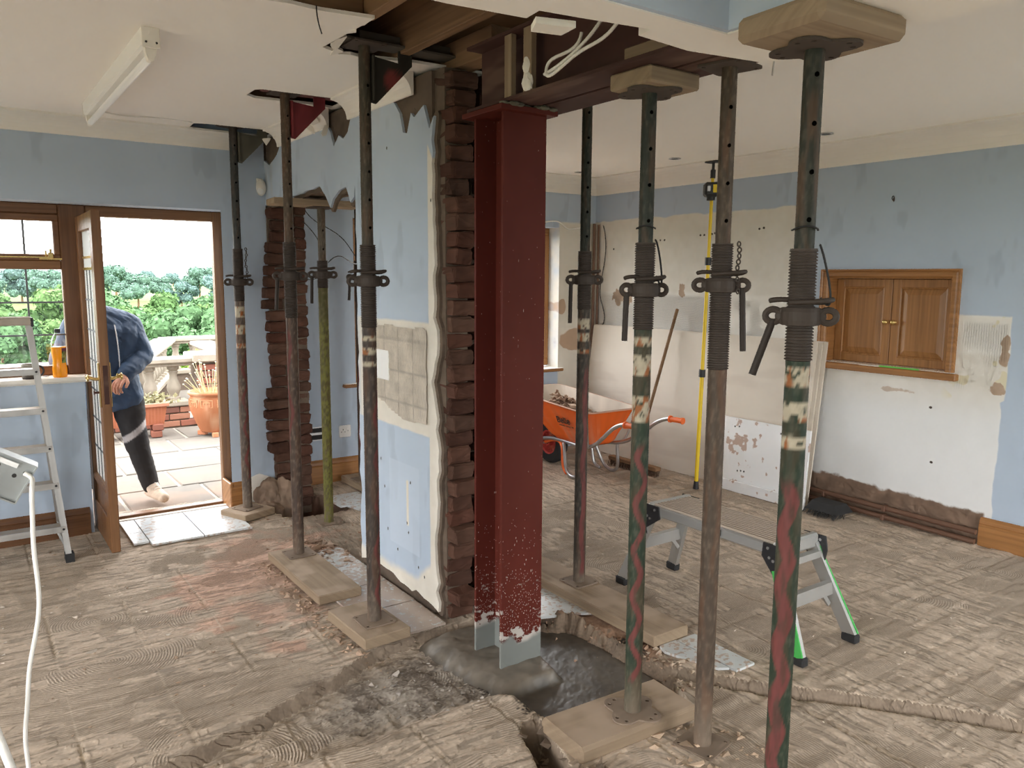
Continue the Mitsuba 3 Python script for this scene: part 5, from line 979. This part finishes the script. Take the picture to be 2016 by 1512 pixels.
# ================================================================== PERSON
def bones(joints, links, edge=.02, it=12):
    parts = []
    for a, b in links:
        (pa, ra), (pb, rb) = joints[a], joints[b]
        sa = m3.Manifold.sphere(ra, 24).translate(list(map(float, pa))); sb_ = m3.Manifold.sphere(rb, 24).translate(list(map(float, pb))); parts.append(m3.Manifold.batch_hull([sa, sb_]))
    m = m3.Manifold.batch_boolean(parts, m3.OpType.Add).refine_to_length(edge).to_mesh(); t = trimesh.Trimesh(m.vert_properties[:, :3], m.tri_verts, process=True)
    trimesh.smoothing.filter_taubin(t, .5, .53, iterations=it); return t
def person(name, label, off, mirror=1, jacket=(.035, .060, .105), trousers=(.028, .025, .024), seed=1):
    k = thing(name, label, 'person'); ox, oy = off
    p = lambda x, y, z: (ox+mirror*(x-.86), oy+y, z-.03)
    J = {'pel': (p(.855, .02, .86), .125), 'hipL': (p(.945, .02, .82), .098), 'hipR': (p(.765, .02, .82), .098), 'belly': (p(.845, .0, .98), .135), 'chestL': (p(.915, -.03, 1.20), .105), 'chestR': (p(.735, -.03, 1.20), .105), 'chest': (p(.83, -.04, 1.22), .125),
         'shL': (p(.985, -.02, 1.285), .062), 'shR': (p(.665, -.02, 1.285), .062), 'neck': (p(.775, -.05, 1.36), .058), 'neck2': (p(.735, -.09, 1.42), .055),
         'elL': (p(1.055, -.07, 1.075), .050), 'wrL': (p(.905, -.25, .955), .033), 'elR': (p(.56, -.05, 1.06), .050), 'wrR': (p(.66, -.26, .98), .033),
         'knL': (p(.990, -.03, .475), .062), 'anL': (p(1.075, -.02, .115), .042), 'knR': (p(.745, .03, .475), .062), 'anR': (p(.735, .12, .115), .042)}
    core = [('pel', 'belly'), ('belly', 'chest'), ('pel', 'hipL'), ('pel', 'hipR'), ('belly', 'chestL'), ('belly', 'chestR'), ('chestL', 'chestR'), ('chestL', 'shL'), ('chestR', 'shR'), ('chest', 'neck'), ('neck', 'neck2'), ('shL', 'neck'), ('shR', 'neck')]
    limbs = [('shL', 'elL'), ('elL', 'wrL'), ('shR', 'elR'), ('elR', 'wrR'), ('hipL', 'knL'), ('knL', 'anL'), ('hipR', 'knR'), ('knR', 'anR')]
    # head, bowed forward, joined to the neck; hands with fingers
    hc = np.array(p(.705, -.14, 1.515)); J['skull'] = (hc+np.array((0, .02, .02)), .088); J['jaw'] = (hc+np.array((0, -.045, -.065)), .055); J['chin'] = (hc+np.array((0, -.07, -.085)), .03); J['nose'] = (hc+np.array((0, -.108, -.015)), .013); J['brow'] = (hc+np.array((0, -.085, .02)), .02); J['earL'] = (hc+np.array((.088, .015, -.01)), .02); J['earR'] = (hc+np.array((-.088, .015, -.01)), .02); J['mid'] = (hc+np.array((0, -.02, 0)), .07)
    head = [('skull', 'jaw'), ('jaw', 'chin'), ('brow', 'nose'), ('skull', 'brow'), ('skull', 'earL'), ('skull', 'earR'), ('neck2', 'skull'), ('mid', 'jaw')]
    hl = []
    for s, w, e in (('L', 'wrL', 'elL'), ('R', 'wrR', 'elR')):
        a = np.array(J[w][0]); d = a-np.array(J[e][0]); d /= np.linalg.norm(d); side = np.cross(d, (0, 0, 1.0)); side /= np.linalg.norm(side); dn = np.cross(side, d)
        if dn[2] > 0: dn = -dn
        J['pm'+s] = (a+d*.045, .030); J['pk'+s] = (a+d*.085+dn*.004, .020); hl += [(w, 'pm'+s), ('pm'+s, 'pk'+s)]
        for f, (o, L) in enumerate(((-.030, .034), (-.010, .040), (.010, .038), (.028, .030))):
            b0 = a+d*.088+side*o; b1 = b0+d*L*.9+dn*.012; b2 = b1+d*L*.3+dn*L*.75; b3 = b2-d*.008+dn*L*.35
            J[f'k{f}{s}'] = (b0, .0105); J[f'm{f}{s}'] = (b1, .0090); J[f'd{f}{s}'] = (b2, .0082); J[f't{f}{s}'] = (b3, .0075); J[f'r{f}{s}'] = (a+d*.05+side*o*.8, .013); hl += [(f'r{f}{s}', f'k{f}{s}'), (f'k{f}{s}', f'm{f}{s}'), (f'm{f}{s}', f'd{f}{s}'), (f'd{f}{s}', f't{f}{s}')]
        q = 1 if s == 'R' else -1; t0 = a+d*.03+side*q*.028; t1 = t0+d*.03+side*q*.025+dn*.01; t2 = t1+d*.032+dn*.012; J['h0'+s] = (t0, .014); J['h1'+s] = (t1, .0115); J['h2'+s] = (t2, .0095); hl += [('pm'+s, 'h0'+s), ('h0'+s, 'h1'+s), ('h1'+s, 'h2'+s)]
    body = bones(J, core+limbs+head+hl, .011, 8)
    vc(k+'__body', body, lambda q: np.array((.52, .27, .19))*(.85+.3*nz(q[:, 0], q[:, 2], 12, 3))[:, None], smooth=True)
    for s in (-1, 1): O(k+'__eye', blob(hc+np.array((s*.032, -.088, .005)), (.012, .008, .008), 1, 0, 2), 'gloss_white', smooth=True); O(k+'__pupil', blob(hc+np.array((s*.032, -.0945, .004)), (.005, .003, .005), 1, 0, 1), 'black_plastic')
    vc(k+'__mouth', blob(hc+np.array((0, -.098, -.068)), (.022, .006, .006), 1, 0, 2), (.35, .13, .11), smooth=True)
    vc(k+'__hair', blob(hc+np.array((0, .03, .045)), (.098, .098, .082), seed, .25, 3), (.045, .03, .02), smooth=True)
    def infl(ks, d): return {a: (J[a][0], J[a][1]+d.get(a, d['*'])) for a in ks}
    jk = infl(J, {'*': .024, 'wrL': .022, 'wrR': .022, 'neck': .022, 'chest': .035, 'belly': .05, 'chestL': .04, 'chestR': .04, 'shL': .028, 'shR': .028}); jk['hem'] = (np.array(p(.86, .0, .84)), .165); jk['hemL'] = (np.array(p(.945, -.02, .80)), .115); jk['hemR'] = (np.array(p(.765, -.02, .80)), .115); jk['col'] = (np.array(p(.765, -.075, 1.375)), .076)
    for s in 'LR': w, e = np.array(jk['wr'+s][0]), np.array(jk['el'+s][0]); jk['cf'+s] = (w+(e-w)*.10, .052); jk['fm'+s] = (w+(e-w)*.45, .066)
    jl = [('belly', 'chest'), ('hem', 'belly'), ('hem', 'hemL'), ('hem', 'hemR'), ('hemL', 'belly'), ('hemR', 'belly'), ('belly', 'chestL'), ('belly', 'chestR'), ('chestL', 'chestR'), ('chestL', 'shL'), ('chestR', 'shR'), ('chest', 'col'), ('shL', 'col'), ('shR', 'col'), ('shL', 'elL'), ('elL', 'fmL'), ('fmL', 'cfL'), ('shR', 'elR'), ('elR', 'fmR'), ('fmR', 'cfR')]
    m = bones(jk, jl, .010, 10); v = m.vertices; n = m.vertex_normals; m.vertices = v+n*(.020*(nz(v[:, 0]*1.2+v[:, 1], v[:, 2]*2.2+v[:, 0], 9, seed)-.5)+.007*(nz(v[:, 0], v[:, 2], 30, seed+1)-.5))[:, None]
    vc(k+'__jacket', m, lambda q: np.array(jacket)*(.7+.6*nz(q[:, 0]*2, q[:, 2], 14, 8))[:, None], 'vc_paint', smooth=True)
    zp = smooth_path([p(.875, -.185, 1.30), p(.885, -.20, 1.18), p(.89, -.20, 1.02), p(.89, -.19, .86)], 24); O(k+'__zip', tube(zp, .005, 6), 'steel_grey')
    pk = {a: (J[a][0], J[a][1]+d) for a, d in (('pel', .03), ('hipL', .02), ('hipR', .02), ('knL', .018), ('knR', .018), ('anL', .014), ('anR', .014))}
    m = bones(pk, [('pel', 'hipL'), ('pel', 'hipR'), ('hipL', 'knL'), ('knL', 'anL'), ('hipR', 'knR'), ('knR', 'anR')], .011, 10); v = m.vertices; m.vertices = v+m.vertex_normals*(.016*(nz(v[:, 0]*1.2, v[:, 2]*2.4, 11, 4)-.5))[:, None]
    def tcol(q):
        c = np.array(trousers)*(.7+.6*nz(q[:, 0], q[:, 2], 10, 9))[:, None]; d = q[:, 2]-(.495+.75*(q[:, 0]-ox-.11)); s = sst(.030, .022, np.abs(d))*(q[:, 0] > ox+.02 if mirror > 0 else 0); return c+(np.array((.40, .36, .34))-c)*s[:, None]
    vc(k+'__trousers', m, tcol, smooth=True)
    for s in 'LR':
        a = np.array(J['an'+s][0]); a[2] = 0; toe = np.array((.05 if s == 'L' else .02, -.17, 0)); toe[0] *= mirror
        sj = {'h': (a+np.array((0, .035, .040)), .042), 'm': (a+toe*.45+np.array((0, 0, .045)), .044), 't': (a+toe+np.array((0, 0, .030)), .036), 'u': (a+np.array((0, -.01, .095)), .048)}
        m = bones(sj, [('h', 'm'), ('m', 't'), ('h', 'u'), ('u', 'm')], .008, 6); m.vertices[:, 2] = np.maximum(m.vertices[:, 2], -.026); v = m.vertices
        vc(k+'__shoe', m, lambda q: np.array((.62, .48, .36))*(.75+.5*nz(q[:, 0], q[:, 1]+q[:, 2], 40, 5))[:, None], smooth=True)
        lc = [tube(smooth_path([tuple(a+toe*t+np.array((-.025, 0, zz-.012))), tuple(a+toe*t+np.array((0, -.01, zz+.004))), tuple(a+toe*t+np.array((.025, 0, zz-.012)))], 8), .004, 6) for t, zz in ((.25, .115), (.4, .098), (.55, .086))]; O(k+'__laces', lc, 'white_plaster')
    return k
person('person', 'person in dark blue jacket and black joggers standing outside behind the open door', (.862, 6.10))
# ================================================================== TERRACE AND VIEW
P('patio_joint', (.28, .25, .205), .9)
O('patio', box(-6, 9, 5.66, 10.4, -.25, -.040), 'patio_joint', kind='structure'); tag('patio', kind='structure')
rng = np.random.default_rng(31)
rows = [5.69, 6.42, 7.02, 7.75, 8.36, 9.0]
def slab_fn(p, n, uv):
    a = fbm(p.x*2.2, p.y*2.2, 0, 4); b = fbm(p.x*3, p.y*18, 3, 3); cl = cell_rand(dr.floor(p.x*1.3), dr.floor(p.y*1.4), 2)
    c = mix((.10, .09, .076), (.17, .15, .125), .5*a+.3*b+.2*cl); return mix(c, (.20, .135, .095), smoothstep(7.4, 6.0, p.y)*smoothstep(.3, .6, a+.12)*.75)
P('paving', slab_fn, .9)
for r in range(len(rows)-1):
    x = -2.2+[.1, -.35, .25, -.2, .3][r]
    while x < 4.6:
        w = rng.choice([.6, .75, .9, .75]); v = rough_box(x+.012, x+w-.012, rows[r]+.012, rows[r+1]-.012, -.09, -.030, .003, rng, .008); O('patio__slab', v, 'paving'); x += w
# low brick wall, stone balusters, coping: one balustrade thing per run
BAL = np.array([(.062, 0), (.062, .035), (.045, .045), (.05, .07), (.066, .11), (.070, .145), (.060, .185), (.042, .235), (.036, .27), (.042, .30), (.050, .315), (.040, .325), (.058, .345), (.058, .385)])*np.array((1.05, 1.0))
balm = lathe([(0, 0)]+[tuple(b) for b in BAL]+[(0, .385)], 20); bal_ply = mikit.ply(balm, 'stone', smooth=40)
def stone_fn(p, n, uv):
    a = fbm(p.x*5, p.y*5, p.z*5, 4); return mix((.20, .17, .13), (.33, .29, .23), a)
P('weathered_stone', stone_fn, .9); bal_ply = mikit.ply(balm, 'weathered_stone', smooth=40)
def brick_variant(i):
    r = np.random.default_rng(900+i); m = unmerge(rough_box(-.104, .104, -.05, .05, -.031, .031, .0025, r, .005)); c = np.array([(.20, .075, .05), (.26, .10, .065), (.16, .07, .05), (.30, .14, .09)][i % 4])
    return mikit.ply(m, 'vc_matte', color=np.clip(c*(.7+.6*nz(m.vertices[:, 0], m.vertices[:, 2], 25, i))[:, None], 0, 1))
BV = [brick_variant(i) for i in range(4)]
def balustrade(a, b, label, z0=-.03, courses=3, space=.235, bricks=True):
    k = thing('balustrade', label, 'balustrade', None); a, b = np.array(a, float), np.array(b, float); L = np.linalg.norm(b-a); u = (b-a)/L; ang = math.degrees(math.atan2(u[1], u[0])); M = tr(a[0], a[1], 0) @ rot([0, 0, 1], ang)
    hb = z0+courses*.075; O(k+'__core', xf(box(0, L, -.085, .085, z0-.2, hb, .0), M), 'mortar')
    if bricks:
        for c in range(courses):
            s = -.06 if c % 2 else .05
            while s < L-.05:
                p = M @ np.array((s+.1, -.05, 0, 1)); O(k+'__brick', BV[int(rng.integers(4))], None, to_world=T().translate([float(p[0]), float(p[1]), z0+.0375+c*.075]).rotate([0, 0, 1], ang)); s += .218
    O(k+'__plinth', xf(box(-.02, L+.02, -.12, .12, hb, hb+.06, .012), M), 'weathered_stone')
    n = int(L/space)
    for i in range(n):
        p = M @ np.array(((i+.5)*L/n, 0, 0, 1)); O(k+'__baluster', bal_ply, None, to_world=T().translate([float(p[0]), float(p[1]), hb+.058]))
    zt = hb+.058+.385; O(k+'__coping', [xf(box(-.06, L+.06, -.11, .11, zt-.004, zt+.03, .008), M), xf(box(-.08, L+.08, -.145, .145, zt+.028, zt+.088, .014), M)], 'weathered_stone'); return k
balustrade((-1.6, 9.05), (2.02, 9.12), 'stone balustrade nearest the doorway, its rail running behind the person and the flower pot')
balustrade((1.60, 9.45), (2.38, 11.9), 'stone balustrade running away from the doorway towards the fields', bricks=False)
balustrade((2.45, 12.1), (5.6, 12.4), 'farthest stone balustrade, across the end of the terrace', bricks=False)
balustrade((2.72, 11.2), (2.62, 9.45), 'short stone balustrade closing the bay on the right, behind the flower pot', bricks=False)
pr = thing('brick_pier', 'red brick pier at the end of the balustrade behind the dry flower stems', 'brick pier'); O(pr+'__core', box(2.13, 2.53, 9.0, 9.32, -.2, .67), 'mortar')
for c in range(9):
    for i in range(2):
        for (xx, yy, aa) in ((2.235+.205*i, 8.99, 0),): O(pr+'__brick', BV[(c*2+i) % 4], None, to_world=T().translate([xx, yy+.03, .0075+c*.075]))
O(pr+'__coping', box(2.07, 2.60, 8.92, 9.40, .668, .76, .014), 'weathered_stone'); O('terrace_edge', box(-6, 9, 10.4, 12.9, -.3, -.045), 'paving', kind='structure')
# flower pot
fp = thing('flower_pot', 'large terracotta pot with a key pattern band, full of dry stems', 'flower pot'); c0 = np.array((2.115, 8.36, -.03))
prof = [(0, .045), (.125, .045), (.135, .055), (.185, .17), (.222, .27), (.232, .33), (.226, .385), (.218, .41), (.222, .425), (.240, .44), (.243, .455), (.236, .468), (.215, .468), (.205, .43), (.0, .42)]
m = lathe(prof, 48, c0); terra = lambda q: np.array((.34, .125, .055))*(.78+.4*nz(q[:, 0]+q[:, 1], q[:, 2], 8, 3))[:, None]+np.array((.10, .10, .07))*sst(.55, .7, nz(q[:, 0], q[:, 2], 14, 5))[:, None]
vc(fp+'__body', m, terra, smooth=True)
ks = []
for i in range(9):
    a = i*2*np.pi/9; rr = .2305
    def kb(t0, t1, z0, z1): return hull([(c0[0]+r_*math.cos(a+t), c0[1]+r_*math.sin(a+t), c0[2]+z) for t in (t0, t1) for z in (z0, z1) for r_ in (rr-.006, rr+.004)])
    for (t0, t1, z0, z1) in ((-.26, .26, .385, .393), (-.26, .26, .315, .323), (-.26, -.22, .323, .385), (.22, .26, .323, .385), (-.14, .14, .362, .370), (-.14, -.10, .338, .362), (-.02, .02, .338, .362), (.10, .14, .323, .362)): ks.append(kb(t0, t1, z0, z1))
vc(fp+'__key_pattern', ks, (.42, .20, .10))
for i in range(3):
    a = i*2*np.pi/3-1.75; p = c0+np.array((.125*math.cos(a), .125*math.sin(a), .022)); vc(fp+'__foot', xf(box(-.045, .045, -.03, .03, -.022, .026, .006), tr(*p) @ rot([0, 0, 1], math.degrees(a))), (.50, .20, .10))
dp = thing('dry_stems', 'pale dry flower stems with seed heads standing in the terracotta pot', 'dry plant'); vc(dp+'__soil', lathe([(0, .423), (.2, .415)], 24, c0), (.20, .15, .08))
for i in range(34):
    a, r0 = rng.uniform(0, 2*np.pi), .13*math.sqrt(rng.uniform()); b0 = c0+np.array((r0*math.cos(a), r0*math.sin(a), .415)); h = rng.uniform(.10, .36)*(1.0 if i % 3 else 1.15); lean_ = rng.uniform(.02, .2)*(.6 if h > .3 else 1.1)
    tp = b0+np.array((lean_*math.cos(a), lean_*math.sin(a), h)); sk = dp+'__stem'; md = (b0+tp)/2+rng.normal(0, .01, 3)
    vc(sk, tube([b0, md, tp], .0028, 5), (.56, .45, .24)); vc(dp+'__seed_head', blob(tp, (.010, .010, .008), i, .2, 1), (.62, .52, .33))
tg = thing('planter_trough', 'long ribbed terracotta planter trough raised on bricks beside the person', 'planter'); TX0, TX1, TY = 1.02, 1.70, 8.62
m = hull([(TX0+.03, TY-.08, .10), (TX1-.03, TY-.08, .10), (TX1-.03, TY+.08, .10), (TX0+.03, TY+.08, .10), (TX0, TY-.105, .295), (TX1, TY-.105, .295), (TX1, TY+.105, .295), (TX0, TY+.105, .295)]); vc(tg+'__body', fine(m, 3), lambda q: np.array((.38, .13, .065))*(.85+.3*nz(q[:, 0], q[:, 2], 12, 2))[:, None])
vc(tg+'__rim', [box(TX0-.02, TX1+.02, TY-.125, TY-.095, .285, .325, .006), box(TX0-.02, TX1+.02, TY+.095, TY+.125, .285, .325, .006), box(TX0-.02, TX0+.01, TY-.12, TY+.12, .285, .325, .006), box(TX1-.01, TX1+.02, TY-.12, TY+.12, .285, .325, .006)], (.42, .19, .12))
vc(tg+'__ribs', [hull([(x-.006, TY-.086, .11), (x+.006, TY-.086, .11), (x+.006, TY-.108, .28), (x-.006, TY-.108, .28), (x, TY-.07, .11), (x, TY-.09, .28)]) for x in np.arange(TX0+.05, TX1-.03, .032)], (.40, .14, .075))
vc(tg+'__soil', box(TX0+.01, TX1-.01, TY-.1, TY+.1, .26, .30), (.10, .07, .05))
for k, (x, z, l) in enumerate(((1.60, .0075, 'lower reddish brick propping up the right end of the planter trough'), (1.61, .075, 'upper brick propping up the right end of the planter trough'), (1.12, .0075, 'lower brick under the left end of the planter trough'), (1.11, .075, 'upper brick under the left end of the planter trough'))):
    kk = thing('loose_brick', l, 'brick'); O(kk, BV[(k*3+1) % 4], None, to_world=T().translate([x, TY-.02, z]).rotate([0, 0, 1], 84+4*k).scale([1, 1, 1]))
mo = thing('trough_plant', 'low grey-green plant growing in the planter trough', 'plant'); lv = []
for i in range(420):
    p = np.array((1.56, TY+.02, .31))+rng.normal(0, 1, 3)*np.array((.10, .045, .045)); p[2] = max(p[2], .30); d = rng.normal(0, 1, (2, 3))*.014; lv.append(np.array([p-d[0], p+d[1], p+d[0], p-d[1]]))
v = np.vstack(lv); f = np.arange(len(lv)*4).reshape(-1, 4); vc(mo+'__leaves', trimesh.Trimesh(v, np.vstack([f[:, [0, 1, 2]], f[:, [0, 2, 3]]]), process=False), lambda q: np.array((.36, .34, .20))*(.6+.7*rng.uniform(size=len(q)))[:, None], 'leaf', kind='stuff')
# ---- land
def land(x, y):
    d = np.hypot(x, y); z = np.interp(d, [0, 12, 16, 40, 90, 150, 220, 300, 420, 700, 1500, 3000, 5000], [-1.0, -1.2, -2.2, -4.5, -8.5, -14, -13, -9, -5.0, -6, -14, -4, 2]); z = z+sst(60, 400, d)*6*(nz(x/300, y/300, 1.3, 5)-.5)+sst(1200, 3000, d)*70*np.maximum(nz(x/1000, y/1000, .9, 6)-.5, 0)
    return z
r = np.r_[5.0, np.geomspace(13, 5000, 90)]; az = np.radians(np.linspace(-110, 120, 140)); R_, A_ = np.meshgrid(r, az, indexing='ij'); X_, Y_ = R_*np.sin(A_), R_*np.cos(A_)
g = grid(r, az, lambda a, b: a*0); g.vertices = np.c_[X_.ravel(), Y_.ravel(), land(X_, Y_).ravel()]; g.fix_normals()
def land_col(p):
    d = np.hypot(p[:, 0], p[:, 1]); n = nz(p[:, 0]/100, p[:, 1]/100, 2.2, 7); m = nz(p[:, 0]/100, p[:, 1]/100, 9, 8); c = np.array((.17, .135, .08))*np.ones((len(p), 1)); gr = np.array((.062, .115, .032))*(.8+.4*m)[:, None]; c = c+(gr-c)*sst(70, 100, d)[:, None]
    ye = np.array((.105, .155, .045)); c = c+(ye-c)*(sst(.48, .56, n)*sst(200, 300, d))[:, None]; far = np.array((.10, .165, .165)); return c+(far-c)*(.85*sst(500, 1800, d))[:, None]  # distance haze painted into the ground as a blue-green blend
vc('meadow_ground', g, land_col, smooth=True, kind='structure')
def leaf_tree(seed, h=10.0, w=3.6, nl=2600, col=(.10, .18, .068)):
    r_ = np.random.default_rng(seed); nb = 13; cs = np.c_[r_.normal(0, .42, (nb, 2))*w, h*.55+r_.uniform(-.24, .30, nb)*h]; cs[:, :2] *= (1.15-.9*np.abs(cs[:, 2:3]/h-.55)); rb = r_.uniform(.30, .48, nb)*w; pts, nn = [], []
    for c_, b_ in zip(cs, rb):
        k_ = nl//nb; u_ = r_.normal(size=(k_, 3)); u_ /= np.linalg.norm(u_, axis=1, keepdims=True); pts.append(c_+u_*b_*np.array((1, 1, .8))*r_.uniform(.82, 1.06, (k_, 1))); nn.append(u_)
    p_, u_ = np.vstack(pts), np.vstack(nn); k_ = len(p_); n_ = u_+r_.normal(0, .55, (k_, 3)); n_ /= np.linalg.norm(n_, axis=1, keepdims=True); a_ = np.cross(n_, r_.normal(size=(k_, 3))); a_ /= np.linalg.norm(a_, axis=1, keepdims=True); b_ = np.cross(n_, a_); s_ = r_.uniform(.16, .34, (k_, 1))*w/3.6
    v_ = np.stack([p_-a_*s_, p_-b_*s_*.7, p_+a_*s_, p_+b_*s_*.7], 1).reshape(-1, 3); q_ = np.arange(k_*4).reshape(-1, 4); cards = trimesh.Trimesh(v_, np.vstack([q_[:, [0, 1, 2]], q_[:, [0, 2, 3]]]), process=False)
    core_ = trimesh.util.concatenate([trimesh.Trimesh(trimesh.creation.icosphere(1).vertices*rr_*.86*np.array((1, 1, .8))+cc_, trimesh.creation.icosphere(1).faces, process=False) for cc_, rr_ in zip(cs, rb)]); k2 = np.repeat(r_.uniform(.65, 1.35, k_), 4)
    mesh = trimesh.util.concatenate([cards, core_]); colr = np.vstack([np.array(col)*k2[:, None], np.broadcast_to(np.array(col)*.8, (len(core_.vertices), 3))])
    return mikit.ply(mesh, 'leaf', color=np.clip(colr, 0, 1)), mikit.ply(trimesh.util.concatenate([cyl((0, 0, -1), (0, 0, h*.5), .03*h, 8, .018*h)]), 'old_timber')
KINDS = [leaf_tree(1, 10, 4.4), leaf_tree(2, 10, 4.2, col=(.13, .22, .08)), leaf_tree(3, 9, 4.6, col=(.092, .17, .08)), leaf_tree(4, 10, 4.4, col=(.12, .20, .15)), leaf_tree(5, 9, 4.6, col=(.13, .205, .185)), leaf_tree(6, 6, 3.2, col=(.24, .36, .08))]  # bluish kinds for ridge and slopes have haze painted into the leaf colour
def tree(d, azd, kind, s, label, group):
    k = thing('tree', label, 'tree', group); a = math.radians(azd); x, y = d*math.sin(a), d*math.cos(a); z = float(land(np.array(x), np.array(y))); M = T().translate([x, y, z-.3]).rotate([0, 0, 1], float(rng.uniform(0, 360))).scale([s, s, s*float(rng.uniform(.9, 1.1))])
    O(k+'__crown', KINDS[kind][0], None, to_world=M); O(k+'__trunk', KINDS[kind][1], None, to_world=M)
G1, G2, G3 = 'trees of the near wood below the terrace', 'haze-tinted trees along the far ridge', 'small trees on the distant slopes'
for i in range(13):
    for j in range(3): tree((98, 132, 168)[j]+rng.uniform(-6, 6), -9+3.0*i+rng.uniform(-.4, .4)+1.0*j, int(rng.integers(0, 3)), rng.uniform(.95, 1.12)*(.80, 1.04, 1.3)[j], ('round leafy tree in the nearest row of the wood below the terrace', 'round leafy tree in the middle row of the wood below the terrace', 'tall leafy tree in the back row of the wood below the terrace')[j], (G1, 'trees in the middle of the wood', 'trees at the back of the wood')[j])
for i in range(24): tree(295+rng.uniform(-4, 4)+(0 if i % 2 else 30), -7+1.3*i+rng.uniform(-.15, .15), int(rng.integers(3, 5)), rng.uniform(.95, 1.5), 'tree with haze-tinted blue-green leaves on the far ridge at the skyline', G2)
for i in range(18): tree(620+(0 if i % 2 else 60)+rng.uniform(-9, 9), -6+1.65*i+rng.uniform(-.15, .15), 4, rng.uniform(.9, 1.4), 'tiny pale tree on the distant slopes behind the ridge', G3)
tree(47, 14.4, 5, .62, 'bright yellow-green bush at the right edge of the doorway view', None); tree(40, 3.0, 5, .35, 'small bright bush seen low through the window panes', None)

# ================================================================== LOOSE DEBRIS
rng = np.random.default_rng(99); ch = []; cols = []
def chips(n, x0, x1, y0, y1, s0, s1, colr, flat=.5):
    xs, ys = rng.uniform(x0, x1, n), rng.uniform(y0, y1, n); hs = floor_h(xs, ys)
    for x, y, h in zip(xs, ys, hs):
        s = rng.uniform(s0, s1)*(1 if rng.random() > .12 else 1.8); m = hull(rng.normal(0, 1, (7, 3))*np.array((s, s*rng.uniform(.4, 1), s*flat))*.6); m.apply_translation((x, y, h+s*.2)); ch.append(m); cols.append(np.array(colr)*rng.uniform(.6, 1.25))
chips(260, .2, 1.7, 2.5, 5.2, .003, .008, (.42, .30, .21)); chips(70, -.3, .7, 3.6, 5.3, .005, .012, (.55, .48, .40)); chips(420, 1.48, 1.74, 3.0, 4.4, .003, .008, (.48, .35, .27)); chips(260, 1.6, 1.76, 3.9, 4.5, .008, .022, (.38, .27, .20))
chips(260, 1.26, 1.36, 2.95, 4.3, .005, .014, (.44, .31, .22)); chips(180, 2.0, 2.45, 2.0, 3.0, .004, .014, (.36, .24, .17)); chips(110, 2.30, 2.5, 1.95, 2.3, .006, .014, (.46, .36, .27)); chips(260, 2.5, 4.7, 1.0, 4.5, .003, .008, (.55, .47, .38)); chips(90, 1.25, 1.7, 2.35, 2.85, .004, .013, (.36, .32, .28)); chips(60, 1.85, 2.2, 1.55, 1.85, .006, .018, (.46, .34, .24)); chips(120, 1.52, 1.68, 1.3, 2.1, .012, .03, (.20, .15, .11)); chips(200, 1.4, 2.5, 4.3, 5.1, .003, .009, (.42, .25, .17))
mm = unmerge(trimesh.util.concatenate(ch)); O('plaster_chips', mm, 'vc_matte', color=np.clip(np.repeat(np.array(cols), [len(c.faces)*3 for c in ch], 0), 0, 1), label='scattered mortar and plaster chips all over the dusty floor', cat='debris', kind='stuff')
# wet concrete poured round the column foot
gx, gy = np.linspace(1.40, 2.34, 150), np.linspace(1.96, 3.06, 170)
def wetz(x, y):
    w1 = .05*(nz(x, y, 7, 5)-.5); low = -.060+.004*(nz(x, y, 30, 3)-.5)+.003*(nz(x, y, 90, 4)-.5); top = -.010+.012*(nz(x, y, 9, 6)-.5)+.005*(nz(x, y, 30, 8)-.5)
    m = sst(1.985, 1.945, x+w1-.10*(y-2.5))*sst(2.40, 2.44, y+w1)*sst(1.50, 1.72, x+w1*2-.35*(2.75-y)*(y < 2.75))*sst(3.06, 2.96, y)
    z = low+(top-low)*m; pit = ((x-1.98)/.31)**4+((y-2.42)/.42)**4
    return z-.10*sst(.95, 1.3, pit)*((x > 1.97) | (y < 2.3))-.08*sst(1.66, 1.46, x)*(1-.6*m)-.09*sst(3.0, 3.06, y)
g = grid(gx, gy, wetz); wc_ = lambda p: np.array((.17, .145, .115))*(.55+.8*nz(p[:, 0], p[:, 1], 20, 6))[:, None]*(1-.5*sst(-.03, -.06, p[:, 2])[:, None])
scene['wet_surface'] = {'type': 'twosided', 'bsdf': {'type': 'principled', 'base_color': vca, 'roughness': .42, 'specular': .5, 'clearcoat': .35, 'clearcoat_gloss': .9}}
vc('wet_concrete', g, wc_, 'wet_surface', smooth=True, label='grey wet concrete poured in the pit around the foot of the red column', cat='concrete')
